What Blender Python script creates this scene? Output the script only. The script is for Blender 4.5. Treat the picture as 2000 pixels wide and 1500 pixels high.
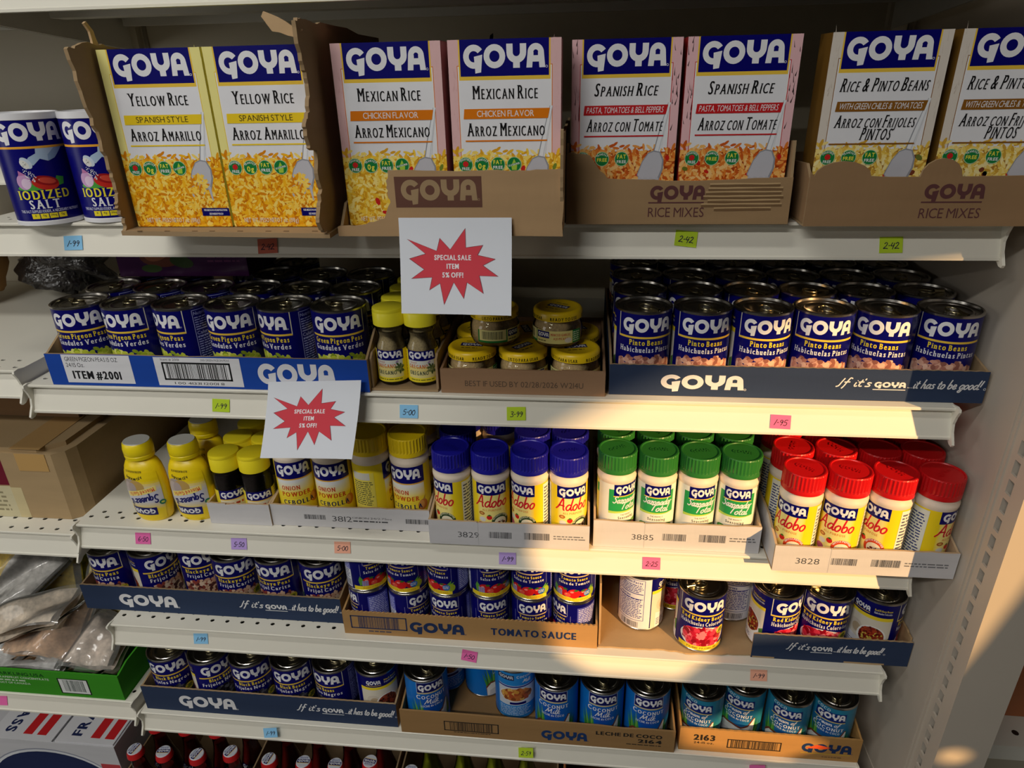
import bpy, math, random
from mathutils import Matrix, Vector
from mathutils.geometry import tessellate_polygon
for o in list(bpy.data.objects): bpy.data.objects.remove(o)
SC = bpy.context.scene
COL = SC.collection
ZO = 1.40                      # height of the top shelf's lower edge above the floor
sin, cos, pi = math.sin, math.cos, math.pi

# ------------------------------------------------------------------ camera
cam = bpy.data.cameras.new('camera'); cam.lens = 24.055; cam.sensor_width = 36; cam.sensor_fit = 'HORIZONTAL'
cam.clip_start = .02
co = bpy.data.objects.new('camera', cam); COL.objects.link(co)
co.matrix_world = Matrix(((.9945, -.0232, .1018, .7639), (.1023, .4138, -.9046, -.7857), (-.0211, .9101, .4139, .1968 + ZO), (0, 0, 0, 1)))
SC.camera = co
# ------------------------------------------------------------------ light
W = bpy.data.worlds.new('shop_air'); SC.world = W; W.use_nodes = True
W.node_tree.nodes['Background'].inputs[0].default_value = (.95, .97, 1, 1)
W.node_tree.nodes['Background'].inputs[1].default_value = .02
def lamp(name, kind, loc, energy, color, **k):
    l = bpy.data.lights.new(name, kind); l.energy = energy; l.color = color
    for a, b in k.items(): setattr(l, a, b)
    o = bpy.data.objects.new(name, l); COL.objects.link(o); o.location = loc; o['kind'] = 'structure'; return o
sun = lamp('sun', 'SUN', (4, -2, 3), 4.6, (1, .60, .25), angle=math.radians(.6))
sun.rotation_euler = Vector((-.83, 1, -.46)).to_track_quat('-Z', 'Y').to_euler()
l1 = lamp('ceiling_light', 'AREA', (.0, -.62, 2.72), 6, (1, .98, .93), shape='RECTANGLE', size=1.2, size_y=.12)
l2 = lamp('ceiling_light', 'AREA', (-.2, -1.9, 2.72), 26, (1, .98, .93), shape='RECTANGLE', size=1.2, size_y=.12)
l3 = lamp('ceiling_light', 'AREA', (-1.5, -3.5, 2.72), 20, (1, .98, .93), shape='RECTANGLE', size=1.2, size_y=.12)
l4 = lamp('added_fill_light', 'AREA', (-1.35, -1.0, 1.55), 2.6, (1, .97, .90), shape='RECTANGLE', size=.6, size_y=.6)  # added fill lamp that brightens the left back panel, no real source
l4.rotation_euler = (0, -pi / 2, .75)
vs = SC.view_settings
SC.display_settings.display_device = 'sRGB'
vs.view_transform = 'Standard'; vs.look = 'None'; vs.gamma = 1; vs.use_curve_mapping = False; vs.exposure = .27

# ------------------------------------------------------------------ colour and materials
def lin(c):
    c = c / 255.
    return c / 12.92 if c <= .04045 else ((c + .055) / 1.055) ** 2.4
def C(r, g=None, b=None):
    if g is None: g = b = r
    return (lin(r), lin(g), lin(b), 1.)
def mat(name, rough=.5, metal=0, coat=0, spec=.5, noise=None, bump=None, base=None):
    m = bpy.data.materials.new(name); m.use_nodes = True; n = m.node_tree.nodes; L = m.node_tree.links
    b = n['Principled BSDF']; b.inputs['Roughness'].default_value = rough; b.inputs['Metallic'].default_value = metal
    b.inputs['Coat Weight'].default_value = coat; b.inputs['Coat Roughness'].default_value = .12
    b.inputs['Specular IOR Level'].default_value = spec
    if base: src = None; b.inputs['Base Color'].default_value = base
    else:
        a = n.new('ShaderNodeAttribute'); a.attribute_name = 'col'; src = a.outputs['Color']
    tc = n.new('ShaderNodeTexCoord')
    if noise:
        sc, amt, st = noise
        mp = n.new('ShaderNodeMapping'); mp.inputs['Scale'].default_value = st; L.new(tc.outputs['Object'], mp.inputs[0])
        t = n.new('ShaderNodeTexNoise'); t.inputs['Scale'].default_value = sc; t.inputs['Detail'].default_value = 4
        L.new(mp.outputs[0], t.inputs['Vector'])
        r = n.new('ShaderNodeMapRange'); r.inputs['To Min'].default_value = 1 - amt; r.inputs['To Max'].default_value = 1 + amt
        L.new(t.outputs['Fac'], r.inputs['Value'])
        x = n.new('ShaderNodeMix'); x.data_type = 'RGBA'; x.blend_type = 'MULTIPLY'; x.inputs['Factor'].default_value = 1
        if src: L.new(src, x.inputs['A'])
        else: x.inputs['A'].default_value = base
        L.new(r.outputs[0], x.inputs['B']); src = x.outputs['Result']
    if src: L.new(src, b.inputs['Base Color'])
    if bump:
        sc, st, dist, sca = bump
        mp = n.new('ShaderNodeMapping'); mp.inputs['Scale'].default_value = sca; L.new(tc.outputs['Object'], mp.inputs[0])
        t = n.new('ShaderNodeTexNoise'); t.inputs['Scale'].default_value = sc; t.inputs['Detail'].default_value = 3
        L.new(mp.outputs[0], t.inputs['Vector'])
        bp = n.new('ShaderNodeBump'); bp.inputs['Strength'].default_value = st; bp.inputs['Distance'].default_value = dist
        L.new(t.outputs['Fac'], bp.inputs['Height']); L.new(bp.outputs[0], b.inputs['Normal'])
    return m
PRINT = mat("coated_print", .30, spec=.22, noise=(60, .04, (1, 1, 1)))
CARD = mat('corrugated_board', .85, spec=.2, noise=(9, .13, (1, 1, 6)), bump=(140, .25, .001, (1, 1, .3)))
PLASTIC = mat('moulded_plastic', .34, spec=.5, noise=(25, .03, (1, 1, 1)))
PAINT = mat('shelf_paint', .42, spec=.4, noise=(14, .03, (1, 1, 1)))
STEEL = mat('tinplate', .26, metal=1, noise=(40, .06, (1, 1, 1)))
PAPER = mat('plain_paper', .8, spec=.2, noise=(30, .02, (1, 1, 1)))
FOOD = mat('food_grain', .6, spec=.3, noise=(420, .5, (1, 1, 1)), bump=(500, .5, .002, (1, 1, 1)))
STONE = mat('dried_goods', .7, spec=.3, noise=(90, .75, (1, 1, 1)), bump=(60, .6, .006, (1, 1, 1)))
CLOTH = mat('black_film', .3, spec=.5, noise=(8, .5, (1, 1, 1)), bump=(30, .9, .02, (1, 1, 1)))
FLOORM = mat('floor_tile', .6, noise=(6, .1, (1, 1, 1)), base=C(84, 80, 74))
WALLM = mat('wall_paint', .8, noise=(5, .05, (1, 1, 1)))
def film(name, tint, clear, rough):
    m = bpy.data.materials.new(name); m.use_nodes = True; n = m.node_tree.nodes; L = m.node_tree.links
    n.remove(n['Principled BSDF']); out = n['Material Output']
    t = n.new('ShaderNodeBsdfTransparent'); t.inputs[0].default_value = tint
    g = n.new('ShaderNodeBsdfGlossy'); g.inputs['Roughness'].default_value = rough
    d = n.new('ShaderNodeBsdfDiffuse'); d.inputs[0].default_value = (.6, .6, .58, 1)
    fr = n.new('ShaderNodeFresnel'); fr.inputs[0].default_value = 1.5
    x0 = n.new('ShaderNodeMixShader'); x0.inputs[0].default_value = 1 - clear
    L.new(t.outputs[0], x0.inputs[1]); L.new(d.outputs[0], x0.inputs[2])
    x = n.new('ShaderNodeMixShader'); L.new(fr.outputs[0], x.inputs[0]); L.new(x0.outputs[0], x.inputs[1]); L.new(g.outputs[0], x.inputs[2])
    tc = n.new('ShaderNodeTexCoord'); no = n.new('ShaderNodeTexNoise'); no.inputs['Scale'].default_value = 30
    L.new(tc.outputs['Object'], no.inputs['Vector']); bp = n.new('ShaderNodeBump'); bp.inputs['Strength'].default_value = .0 if clear > .95 else .6
    bp.inputs['Distance'].default_value = .004; L.new(no.outputs['Fac'], bp.inputs['Height']); L.new(bp.outputs[0], g.inputs['Normal'])
    L.new(x.outputs[0], out.inputs['Surface']); return m
GLASS = film('clear_glass', (.97, .98, .97, 1), 1, .02)
BAG = film('clear_bag', (.97, .97, .96, 1), .80, .10)

# palette
WHITE = C(236, 236, 238); NAVY = C(10, 10, 104); GOLD = C(240, 200, 70); YEL = C(250, 222, 50); LEMON = C(244, 232, 110); BLACK = C(22, 20, 22)
KRAFT = C(162, 136, 102); KRAFTD = C(150, 118, 82); KRAFTL = C(196, 164, 124); INK = C(30, 42, 62); RED = C(205, 32, 38); GREEN = C(34, 130, 58)
CREAM = C(226, 222, 208); TIN = C(176, 172, 166)
MM = .001

# ------------------------------------------------------------------ objects
def thing(name, label, cat, group=None, loc=(0, 0, 0), rot=(0, 0, 0)):
    o = bpy.data.objects.new(name, None); o.empty_display_size = .03; COL.objects.link(o)
    return tag(o, label, cat, group, loc, rot)
def tag(o, label, cat, group=None, loc=None, rot=None, kind=None):
    if label: o['label'] = label
    if cat: o['category'] = cat
    if group: o['group'] = group
    if kind: o['kind'] = kind
    if loc: o.location = loc
    if rot: o.rotation_euler = rot
    return o
def dup(root, label, loc, rot=(0, 0, 0), group=None):
    r = root.copy(); COL.objects.link(r); r.location = loc; r.rotation_euler = rot; r['label'] = label
    if group: r['group'] = group
    for ch in root.children:
        c = ch.copy(); COL.objects.link(c); c.parent = r
        for g in ch.children:
            d = g.copy(); COL.objects.link(d); d.parent = c
    return r

class MB:
    """collects shapes, then links them as ONE mesh object"""
    def __init__(s): s.v = []; s.f = []; s.m = []; s.c = []; s.s = []; s.mats = []; s.n = []
    def mi(s, m):
        if m not in s.mats: s.mats.append(m)
        return s.mats.index(m)
    def add(s, vs, fs, m, col, smooth=False):
        o = len(s.v); s.v += vs; k = s.mi(m)
        for f in fs:
            s.f.append([i + o for i in f]); s.m.append(k); s.c.append(col); s.s.append(smooth)
    def box(s, a, b, m, col):
        x0, y0, z0 = a; x1, y1, z1 = b
        v = [(x0, y0, z0), (x1, y0, z0), (x1, y1, z0), (x0, y1, z0), (x0, y0, z1), (x1, y0, z1), (x1, y1, z1), (x0, y1, z1)]
        s.add(v, [(0, 3, 2, 1), (4, 5, 6, 7), (0, 1, 5, 4), (1, 2, 6, 5), (2, 3, 7, 6), (3, 0, 4, 7)], m, col)
    def lathe(s, prof, m, col, seg=40, sx=1, sy=1, smooth=True, ribs=None):
        """prof: (r, z) bottom to top; sharp corners split the shading; ribs: set of profile indices whose radius alternates"""
        n = len(prof); rings = []
        def ring(i):
            r, z = prof[i]; o = len(s.v)
            for k in range(seg):
                a = 2 * pi * k / seg; q = r
                if ribs and i in ribs and k % 2: q = r * .965
                s.v.append((q * cos(a) * sx, q * sin(a) * sy, z))
            return o
        km = s.mi(m); prev = None
        def quad(f):
            s.f.append(f); s.m.append(km); s.c.append(col); s.s.append(smooth)
        for i in range(n - 1):
            a, b = prof[i], prof[i + 1]; new = True
            if i > 0:
                p = prof[i - 1]
                d = abs(math.atan2(b[1] - a[1], b[0] - a[0]) - math.atan2(a[1] - p[1], a[0] - p[0]))
                d = min(d, 2 * pi - d); new = d > .7
            r0 = ring(i) if new else prev
            r1 = ring(i + 1)
            for k in range(seg):
                k2 = (k + 1) % seg
                if prof[i][0] < 1e-6: quad([r0 + k, r1 + k2, r1 + k])
                elif prof[i + 1][0] < 1e-6: quad([r0 + k, r0 + k2, r1 + k])
                else: quad([r0 + k, r0 + k2, r1 + k2, r1 + k])
            prev = r1
    def slab(s, pts, t0, t1, plane, m, col, colf=None):
        """extrude a 2D outline: plane 'xz' (thickness in y), 'yz' (thickness in x), 'xy' (thickness in z)"""
        def P(p, t):
            return {'xz': (p[0], t, p[1]), 'yz': (t, p[0], p[1]), 'xy': (p[0], p[1], t)}[plane]
        if area(pts) < 0: pts = pts[::-1]
        n = len(pts); tri = [tuple(t) if area([pts[i] for i in t]) > 0 else tuple(t)[::-1] for t in tessellate_polygon([[Vector((p[0], p[1], 0)) for p in pts]])]
        rev = [t[::-1] for t in tri]; xz = plane == 'xz'
        s.add([P(p, t0) for p in pts], tri if xz else rev, m, colf or col)
        s.add([P(p, t1) for p in pts], rev if xz else tri, m, col)
        q = [(i, (i + 1) % n, n + (i + 1) % n, n + i) for i in range(n)]
        s.add([P(p, t0) for p in pts] + [P(p, t1) for p in pts], [f[::-1] for f in q] if xz else q, m, col)
    def tube(s, pts, r, m, col, seg=8, closed=False):
        pts = [Vector(p) for p in pts]; n = len(pts); base = len(s.v)
        for i, p in enumerate(pts):
            t = (pts[(i + 1) % n] - pts[i - 1]) if closed else (pts[min(i + 1, n - 1)] - pts[max(i - 1, 0)])
            t.normalize(); u = t.cross(Vector((.3, .2, .93))).normalized(); w = t.cross(u)
            for k in range(seg):
                a = 2 * pi * k / seg; q = p + (u * cos(a) + w * sin(a)) * r; s.v.append(tuple(q))
        km = s.mi(m)
        for i in range(n if closed else n - 1):
            j = (i + 1) % n
            for k in range(seg):
                k2 = (k + 1) % seg
                s.f.append([base + i * seg + k, base + i * seg + k2, base + j * seg + k2, base + j * seg + k]); s.m.append(km); s.c.append(col); s.s.append(True)
    def art(s, lab, fn, m=None, cut=None, cutv=None):
        """lay the flat print of a Lab onto a surface: fn(u, v, lift) in millimetres -> point in metres"""
        m = m or PRINT; nrm = getattr(fn, 'nrm', None)
        if cut: fn = facet(fn, cut, cutv)
        for pts, col, lift in lab.p:
            pcs = strips(pts, cut) if cut else [pts]
            if cutv: pcs = [[(b, a) for a, b in w] for q in pcs for w in strips([(b, a) for a, b in q], cutv)]
            for q in pcs:
                if area(q) < 0: q = q[::-1]
                s.add([fn(x, y, lift) for x, y in q], [tuple(range(len(q)))], m, col, bool(nrm))
                s.n.append([nrm(x, y) for x, y in q] if nrm else None)
    def build(s, name, parent=None):
        me = bpy.data.meshes.new(name); me.from_pydata(s.v, [], s.f)
        for m in s.mats: me.materials.append(m)
        me.polygons.foreach_set('material_index', s.m); me.polygons.foreach_set('use_smooth', s.s)
        at = me.color_attributes.new('col', 'FLOAT_COLOR', 'CORNER'); d = []
        for f, c in zip(s.f, s.c): d += list(c) * len(f)
        at.data.foreach_set('color', d); me.update()
        if s.n and all(s.n) and len(s.n) == len(s.f): me.normals_split_custom_set([v for f in s.n for v in f])
        o = bpy.data.objects.new(name, me); COL.objects.link(o)
        if parent: o.parent = parent
        return o
def area(q): return sum(q[i][0] * q[(i + 1) % len(q)][1] - q[(i + 1) % len(q)][0] * q[i][1] for i in range(len(q)))
def strips(pts, step):
    lo = min(p[0] for p in pts); hi = max(p[0] for p in pts)
    a = math.floor(lo / step); b = math.ceil(hi / step)
    if b - a <= 1: return [pts]
    out = []; rest = pts
    for k in range(a + 1, b):
        x = k * step; L = []; R = []; n = len(rest)
        for i in range(n):
            p, q = rest[i], rest[(i + 1) % n]
            if p[0] <= x: L.append(p)
            if p[0] >= x: R.append(p)
            if (p[0] - x) * (q[0] - x) < 0:
                t = (x - p[0]) / (q[0] - p[0]); c = (x, p[1] + t * (q[1] - p[1])); L.append(c); R.append(c)
        if len(L) > 2 and abs(area(L)) > 1e-7: out.append(L)
        rest = R
        if len(rest) < 3: break
    if len(rest) > 2 and abs(area(rest)) > 1e-7: out.append(rest)
    return out
def on_can(r):
    def f(u, v, lift):
        a = u / r; q = (r + lift) * MM
        return (q * sin(a), -q * cos(a), v * MM)
    f.nrm = lambda u, v: (sin(u / r), -cos(u / r), 0)
    return f
def facet(fn, su, sv=None):
    """follow flat facets between the cuts, so that every layer of a print bends at the same lines"""
    def one(u, v, l):
        k = math.floor(u / su + 1e-6); t = u / su - k; a = fn(k * su, v, l); b = fn((k + 1) * su, v, l)
        return tuple(a[i] + (b[i] - a[i]) * t for i in range(3))
    if not sv: return one
    def two(u, v, l):
        k = math.floor(v / sv + 1e-6); t = v / sv - k; a = one(u, k * sv, l); b = one(u, (k + 1) * sv, l)
        return tuple(a[i] + (b[i] - a[i]) * t for i in range(3))
    return two
def on_front(y, x0=0, z0=0):
    return lambda u, v, lift: (x0 + u * MM, y - lift * MM, z0 + v * MM)

# ------------------------------------------------------------------ lettering
GL = {}
def make_glyphs():
    chars = "ABCDEFGHIJKLMNOPQRSTUVWXYZabcdefghijklmnopqrstuvwxyz0123456789&.,%!#/-():'"
    tmp = []
    for st, off in (('R', 0), ('B', .022), ('T', -.008)):
        for ch in chars:
            cu = bpy.data.curves.new('g', 'FONT'); cu.body = ch; cu.size = 1; cu.offset = off; cu.resolution_u = 3
            ob = bpy.data.objects.new('g', cu); COL.objects.link(ob); tmp.append((st, ch, ob, cu))
    bpy.context.view_layer.update(); dg = bpy.context.evaluated_depsgraph_get()
    for st, ch, ob, cu in tmp:
        ev = ob.evaluated_get(dg); me = ev.to_mesh()
        vs = [(v.co.x, v.co.y) for v in me.vertices]; polys = [[vs[i] for i in p.vertices] for p in me.polygons]
        cnt = {}
        for p in me.polygons:
            vv = list(p.vertices)
            for i in range(len(vv)):
                e = tuple(sorted((vv[i], vv[(i + 1) % len(vv)]))); cnt[e] = cnt.get(e, 0) + 1
        flat = [(vs[e[0]], vs[e[1]]) for e, c in cnt.items() if c == 1 and abs(vs[e[0]][1] - vs[e[1]][1]) < .004]
        ev.to_mesh_clear()
        if not vs: continue
        x0 = min(v[0] for v in vs); x1 = max(v[0] for v in vs)
        GL[st, ch] = ([[(x - x0, y) for x, y in p] for p in polys], x1 - x0, [(min(a[0], b[0]) - x0, max(a[0], b[0]) - x0, a[1]) for a, b in flat])
    for st, ch, ob, cu in tmp:
        bpy.data.objects.remove(ob); bpy.data.curves.remove(cu)
    cap = max(y for p in GL['R', 'H'][0] for x, y in p)
    k = 1 / cap; xh = max(y for p in GL['R', 'x'][0] for x, y in p) * k
    for key in list(GL):
        ps, w, fl = GL[key]
        GL[key] = ([[(x * k, y * k) for x, y in p] for p in ps], w * k, [(a * k, b * k, y * k) for a, b, y in fl])
    # serif faces: thicken the stems sideways and put feet on every short flat stem end
    for st, base, dx, ft, fw in (('S', 'T', .10, .05, .085), ('SB', 'R', .12, .07, .085), ('X', 'B', .09, 0, 0)):
        for ch in chars:
            if (base, ch) not in GL: continue
            ps, w, fl = GL[base, ch]; out = []
            for d in (0, dx / 2, dx): out += [[(x + d + fw, y) for x, y in p] for p in ps]
            for a, b, y in (fl if ft else ()):
                top = abs(y - 1) < .05 or abs(y - xh) < .05; bot = abs(y) < .03
                if b - a > .34 or not (top or bot) or ch in '0123456789!.,-:%&#/()': continue
                a2, b2 = a + fw - fw, b + dx + 2 * fw
                if top: out.append([(a2, y - ft), (b2, y - ft), (b2, y), (a2, y)])
                else: out.append([(a2, y), (b2, y), (b2, y + ft), (a2, y + ft)])
            GL[st, ch] = (out, w + dx + 2 * fw, [])
make_glyphs()
# brush script, one pen stroke per ';' part, x-height .5
SCR = {'A': (.78, "-.1,.0 .15,.3 .42,.95 .5,1 .55,.6 .6,.05 .7,.0;.12,.36 .4,.4 .66,.36"), 'd': (.6, ".45,.45 .25,.5 .06,.25 .12,.02 .3,.05 .45,.3;.58,1.05 .48,.5 .45,.12 .52,.0 .62,.08"),
 'o': (.5, ".25,.5 .06,.3 .1,.02 .28,.02 .42,.25 .38,.46 .22,.5"), 'b': (.52, ".2,1.05 .1,.5 .08,.1 .2,.0 .38,.12 .42,.36 .3,.5 .14,.36"),
 'S': (.62, ".62,.85 .45,1 .22,.88 .22,.66 .42,.5 .42,.18 .2,.0 -.05,.15"), 'a': (.54, ".42,.44 .25,.5 .06,.25 .12,.02 .28,.06 .42,.32;.46,.5 .4,.15 .46,.0 .56,.08"),
 'z': (.46, ".06,.46 .4,.48 .06,.03 .44,.04"), 'n': (.62, ".18,.5 .14,.0;.15,.25 .33,.48 .46,.42 .44,.1 .52,.0 .62,.08"), 'r': (.42, ".1,.5 .06,.0;.08,.25 .22,.48 .4,.44"),
 'T': (.66, ".0,.88 .2,1 .5,.95 .8,1.02;.42,.96 .3,.5 .2,.0"), 't': (.34, ".24,.85 .12,.3 .14,.04 .3,.04;.02,.55 .36,.58"), 'l': (.3, ".28,1.05 .14,.5 .1,.1 .18,.0 .3,.08"),
 'I': (.34, ".32,1 .2,.5 .1,.05 -.06,-.08"), 'f': (.38, ".48,.98 .34,1.06 .24,.7 .1,.0 .0,-.3;.04,.52 .4,.55"), 'i': (.28, ".16,.5 .1,.12 .16,.0 .28,.08;.21,.72 .22,.74"),
 "'": (.16, ".1,1 .06,.82"), 's': (.42, ".36,.46 .2,.5 .12,.38 .3,.2 .26,.03 .02,.02"), 'h': (.54, ".26,1.05 .12,.4 .05,.0;.08,.25 .28,.48 .38,.4 .36,.1 .44,.0 .54,.08"),
 'e': (.48, ".08,.22 .36,.3 .34,.47 .2,.5 .07,.26 .14,.03 .32,.02 .46,.12"), 'g': (.52, ".42,.44 .24,.5 .06,.25 .14,.04 .3,.08 .42,.34;.46,.5 .36,-.1 .2,-.36 .02,-.28 .2,-.08 .5,.04"),
 'q': (.54, ".42,.44 .24,.5 .06,.25 .14,.04 .3,.08 .42,.34;.46,.5 .4,.0 .36,-.36 .46,-.3"), 'u': (.54, ".08,.48 .06,.15 .16,.0 .32,.08 .42,.3;.46,.5 .4,.12 .46,.0 .56,.08"),
 '!': (.24, ".26,1 .12,.3;.07,.04 .08,.06"), 'M': (.95, "-.05,.0 .15,.6 .25,1 .32,.6 .36,.25 .6,.7 .74,1 .74,.5 .78,.05 .9,.02"), 'k': (.5, ".24,1.05 .1,.4 .04,.0;.4,.5 .12,.26 .3,.05 .46,.02"),
 'C': (.66, ".66,.8 .5,1 .2,.75 .08,.3 .2,.02 .5,.1"), 'm': (.78, ".1,.5 .06,.0;.07,.25 .22,.48 .32,.4 .3,.0;.32,.25 .48,.48 .6,.4 .58,.1 .64,.0 .76,.08"), ' ': (.28, ""), '.': (.18, ".06,.03 .07,.05"),
 '0': (.5, ".3,.8 .06,.5 .12,.05 .34,.02 .46,.4 .36,.76 .26,.8"), '1': (.3, ".3,.9 .16,.4 .04,.0"), '2': (.55, ".08,.68 .26,.86 .42,.72 .3,.4 .02,.05 .3,.08 .55,.02"), '3': (.48, ".08,.8 .3,.86 .4,.7 .18,.48 .4,.36 .34,.06 .04,.05"),
 '4': (.52, ".2,.85 .06,.4 .46,.45;.44,.8 .36,.4 .28,-.05"), '5': (.5, ".48,.86 .2,.84 .12,.5 .36,.48 .4,.2 .24,.0 .02,.06"), '6': (.48, ".36,.9 .12,.5 .1,.08 .3,.02 .4,.24 .26,.4 .1,.24"), '9': (.46, ".4,.72 .22,.84 .1,.6 .24,.46 .4,.66 .36,.4 .2,.0"),
 '-': (.3, ".04,.42 .24,.44"), '8': (.46, ".3,.8 .1,.66 .36,.25 .2,.02 .06,.2 .38,.66 .28,.82")}
def smooth(pts, n=5):
    if len(pts) < 3: return pts
    out = []
    for i in range(len(pts) - 1):
        p0 = pts[max(i - 1, 0)]; p1 = pts[i]; p2 = pts[i + 1]; p3 = pts[min(i + 2, len(pts) - 1)]
        for k in range(n):
            t = k / n
            out.append(tuple(.5 * (2 * p1[j] + (p2[j] - p0[j]) * t + (2 * p0[j] - 5 * p1[j] + 4 * p2[j] - p3[j]) * t * t + (3 * p1[j] - p0[j] - 3 * p2[j] + p3[j]) * t ** 3) for j in (0, 1)))
    return out + [pts[-1]]

class Lab:
    """a flat print in millimetres: coloured convex pieces, later pieces lie on top"""
    def __init__(s, step=.03): s.p = []; s.k = .12; s.step = step
    def up(s, n=1): s.k += s.step * n
    def poly(s, pts, col, hold=False):
        if not hold: s.up()
        if len(pts) > 4 or True:
            s.p.append((pts, col, s.k))
    def shape(s, pts, col):
        s.up()
        for t in tessellate_polygon([[Vector((p[0], p[1], 0)) for p in pts]]): s.p.append(([pts[i] for i in t], col, s.k))
    def rect(s, x0, y0, x1, y1, col, hold=False): s.poly([(x0, y0), (x1, y0), (x1, y1), (x0, y1)], col, hold)
    def frame(s, x0, y0, x1, y1, w, col):
        s.up()
        for a in ((x0, y0, x1, y0 + w), (x0, y1 - w, x1, y1), (x0, y0, x0 + w, y1), (x1 - w, y0, x1, y1)): s.rect(*a, col, True)
    def ell(s, x, y, rx, ry, col, rot=0, n=18, hold=False):
        c, d = cos(rot), sin(rot)
        s.poly([(x + rx * cos(2 * pi * k / n) * c - ry * sin(2 * pi * k / n) * d, y + rx * cos(2 * pi * k / n) * d + ry * sin(2 * pi * k / n) * c) for k in range(n)], col, hold)
    def ring(s, x, y, ro, ri, col, a0=0, a1=360, n=20, sx=1, sy=1):
        for k in range(n):
            a, b = [math.radians(a0 + (a1 - a0) * q / n) for q in (k, k + 1)]
            s.p.append(([(x + ro * cos(a) * sx, y + ro * sin(a) * sy), (x + ro * cos(b) * sx, y + ro * sin(b) * sy), (x + ri * cos(b) * sx, y + ri * sin(b) * sy), (x + ri * cos(a) * sx, y + ri * sin(a) * sy)], col, s.k))
    def text(s, t, x, y, h, col, font='R', w=None, align='c', rot=0, shear=0, sp=.13, small=None, maxw=None, arc=None):
        s.up(); pieces = []; cx = 0
        for i, ch in enumerate(t):
            if ch == ' ': cx += .34; continue
            q = 1
            if small and ch.islower(): q = small; ch = ch.upper()
            g = GL.get((font, ch)) or GL.get(('R', ch))
            if not g: continue
            pieces.append((cx, g, q)); cx += (g[1] + sp) * q
        tot = max(cx - sp, .01); sx = w / tot if w else h
        if maxw and tot * sx > maxw: sx = maxw / tot
        x0 = {'c': -tot * sx / 2, 'l': 0, 'r': -tot * sx}[align]; c, d = cos(rot), sin(rot)
        dbl = .3 * s.step
        for px, g, q in pieces:
            n = len(g[0])
            for j, p in enumerate(g[0]):
                pts = []
                for a, b in p:
                    X = x0 + (px + a * q) * sx + shear * b * q * h; Y = b * q * h
                    if arc:
                        th = X / arc; X, Y = (arc + Y) * sin(th), (arc + Y) * cos(th) - arc
                    pts.append((x + X * c - Y * d, y + X * d + Y * c))
                s.p.append((pts, col, s.k + (dbl * j / max(n, 1))))
        s.up()
        return tot * sx
    def script(s, t, x, y, h, col, pen=.09, w=None, align='c', shear=.22, rot=0):
        if not t: return
        s.up(); tot = sum(SCR.get(ch, (.4, ''))[0] for ch in t); sx = w / tot if w else h
        x0 = {'c': -tot * sx / 2, 'l': 0, 'r': -tot * sx}[align]; c, d = cos(rot), sin(rot); q = pen * h
        for ch in t:
            adv, body = SCR.get(ch, (.4, ''))
            for st in body.split(';'):
                if not st: continue
                pts = smooth([tuple(float(v) for v in a.split(',')) for a in st.split()])
                P = [(x0 + a * sx + shear * b * h, b * h) for a, b in pts]
                P = [(x + a * c - b * d, y + a * d + b * c) for a, b in P]
                for i in range(len(P) - 1):
                    a, b = P[i], P[i + 1]; L = math.hypot(b[0] - a[0], b[1] - a[1])
                    if L < 1e-6: continue
                    tx, ty = (b[0] - a[0]) / L, (b[1] - a[1]) / L; e = q * .55
                    nx, ny = -ty * q, tx * q
                    s.p.append(([(a[0] + nx, a[1] + ny), (a[0] - tx * e, a[1] - ty * e), (a[0] - nx, a[1] - ny), (b[0] - nx, b[1] - ny), (b[0] + tx * e, b[1] + ty * e), (b[0] + nx, b[1] + ny)], col, s.k + (i % 3) * .2 * s.step))
            x0 += adv * sx
        s.up()
    def logo(s, x, y, w, col, h=None, mark=True):
        """the four-letter brand word, x = centre, y = baseline"""
        s.up(); k = w / 3.62; hh = h or k; X0 = x - w / 2
        gi = [0]
        def pl(pts, g=1):
            gi[0] += g; s.p.append(([(X0 + a * k, y + b * hh) for a, b in pts], col, s.k + gi[0] * .25 * s.step))
        def arcs(cx, cy, ro, ri, a0, a1, n=16, fx=1):
            gi[0] += 1
            for i in range(n):
                a, b = [math.radians(a0 + (a1 - a0) * q / n) for q in (i, i + 1)]
                pl([(cx + ro * cos(a) * fx, cy + ro * sin(a)), (cx + ro * cos(b) * fx, cy + ro * sin(b)), (cx + ri * cos(b) * fx, cy + ri * sin(b)), (cx + ri * cos(a) * fx, cy + ri * sin(a))], 0)
        arcs(.49, .5, .5, .235, 36, 276, 18, .95)
        pl([(.50, .50), (.88, .58), (.80, -.16), (.54, -.20)])
        arcs(1.42, .5, .5, .235, 0, 360, 24, .97)
        y0 = 1.98
        arcs(y0 + .42, .64, .44, .16, 180, 360, 12); pl([(y0 - .02, .64), (y0 + .26, .64), (y0 + .26, 1), (y0 - .02, 1)]); pl([(y0 + .58, .64), (y0 + .86, .64), (y0 + .86, 1), (y0 + .58, 1)])
        pl([(y0 + .27, 0), (y0 + .57, 0), (y0 + .57, .3), (y0 + .27, .3)])
        a0 = 2.90
        arcs(a0 + .36, .62, .38, .12, 0, 180, 14, .95)
        pl([(a0 - .06, 0), (a0 + .20, 0), (a0 + .245, .64), (a0 + .0, .64)]); pl([(a0 + .52, 0), (a0 + .78, 0), (a0 + .72, .64), (a0 + .475, .64)])
        pl([(a0 + .14, .24), (a0 + .58, .24), (a0 + .58, .50), (a0 + .14, .50)])
        pl([(a0 + .2, .48), (a0 + .26, .48), (a0 + .26, .64), (a0 + .2, .64)]); pl([(a0 + .46, .48), (a0 + .52, .48), (a0 + .52, .64), (a0 + .46, .64)])
        s.up(5)
        if mark: s.ring(X0 + 3.74 * k, y + .04 * hh, .055 * k, .038 * k, col, n=8)
        s.up()
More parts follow.
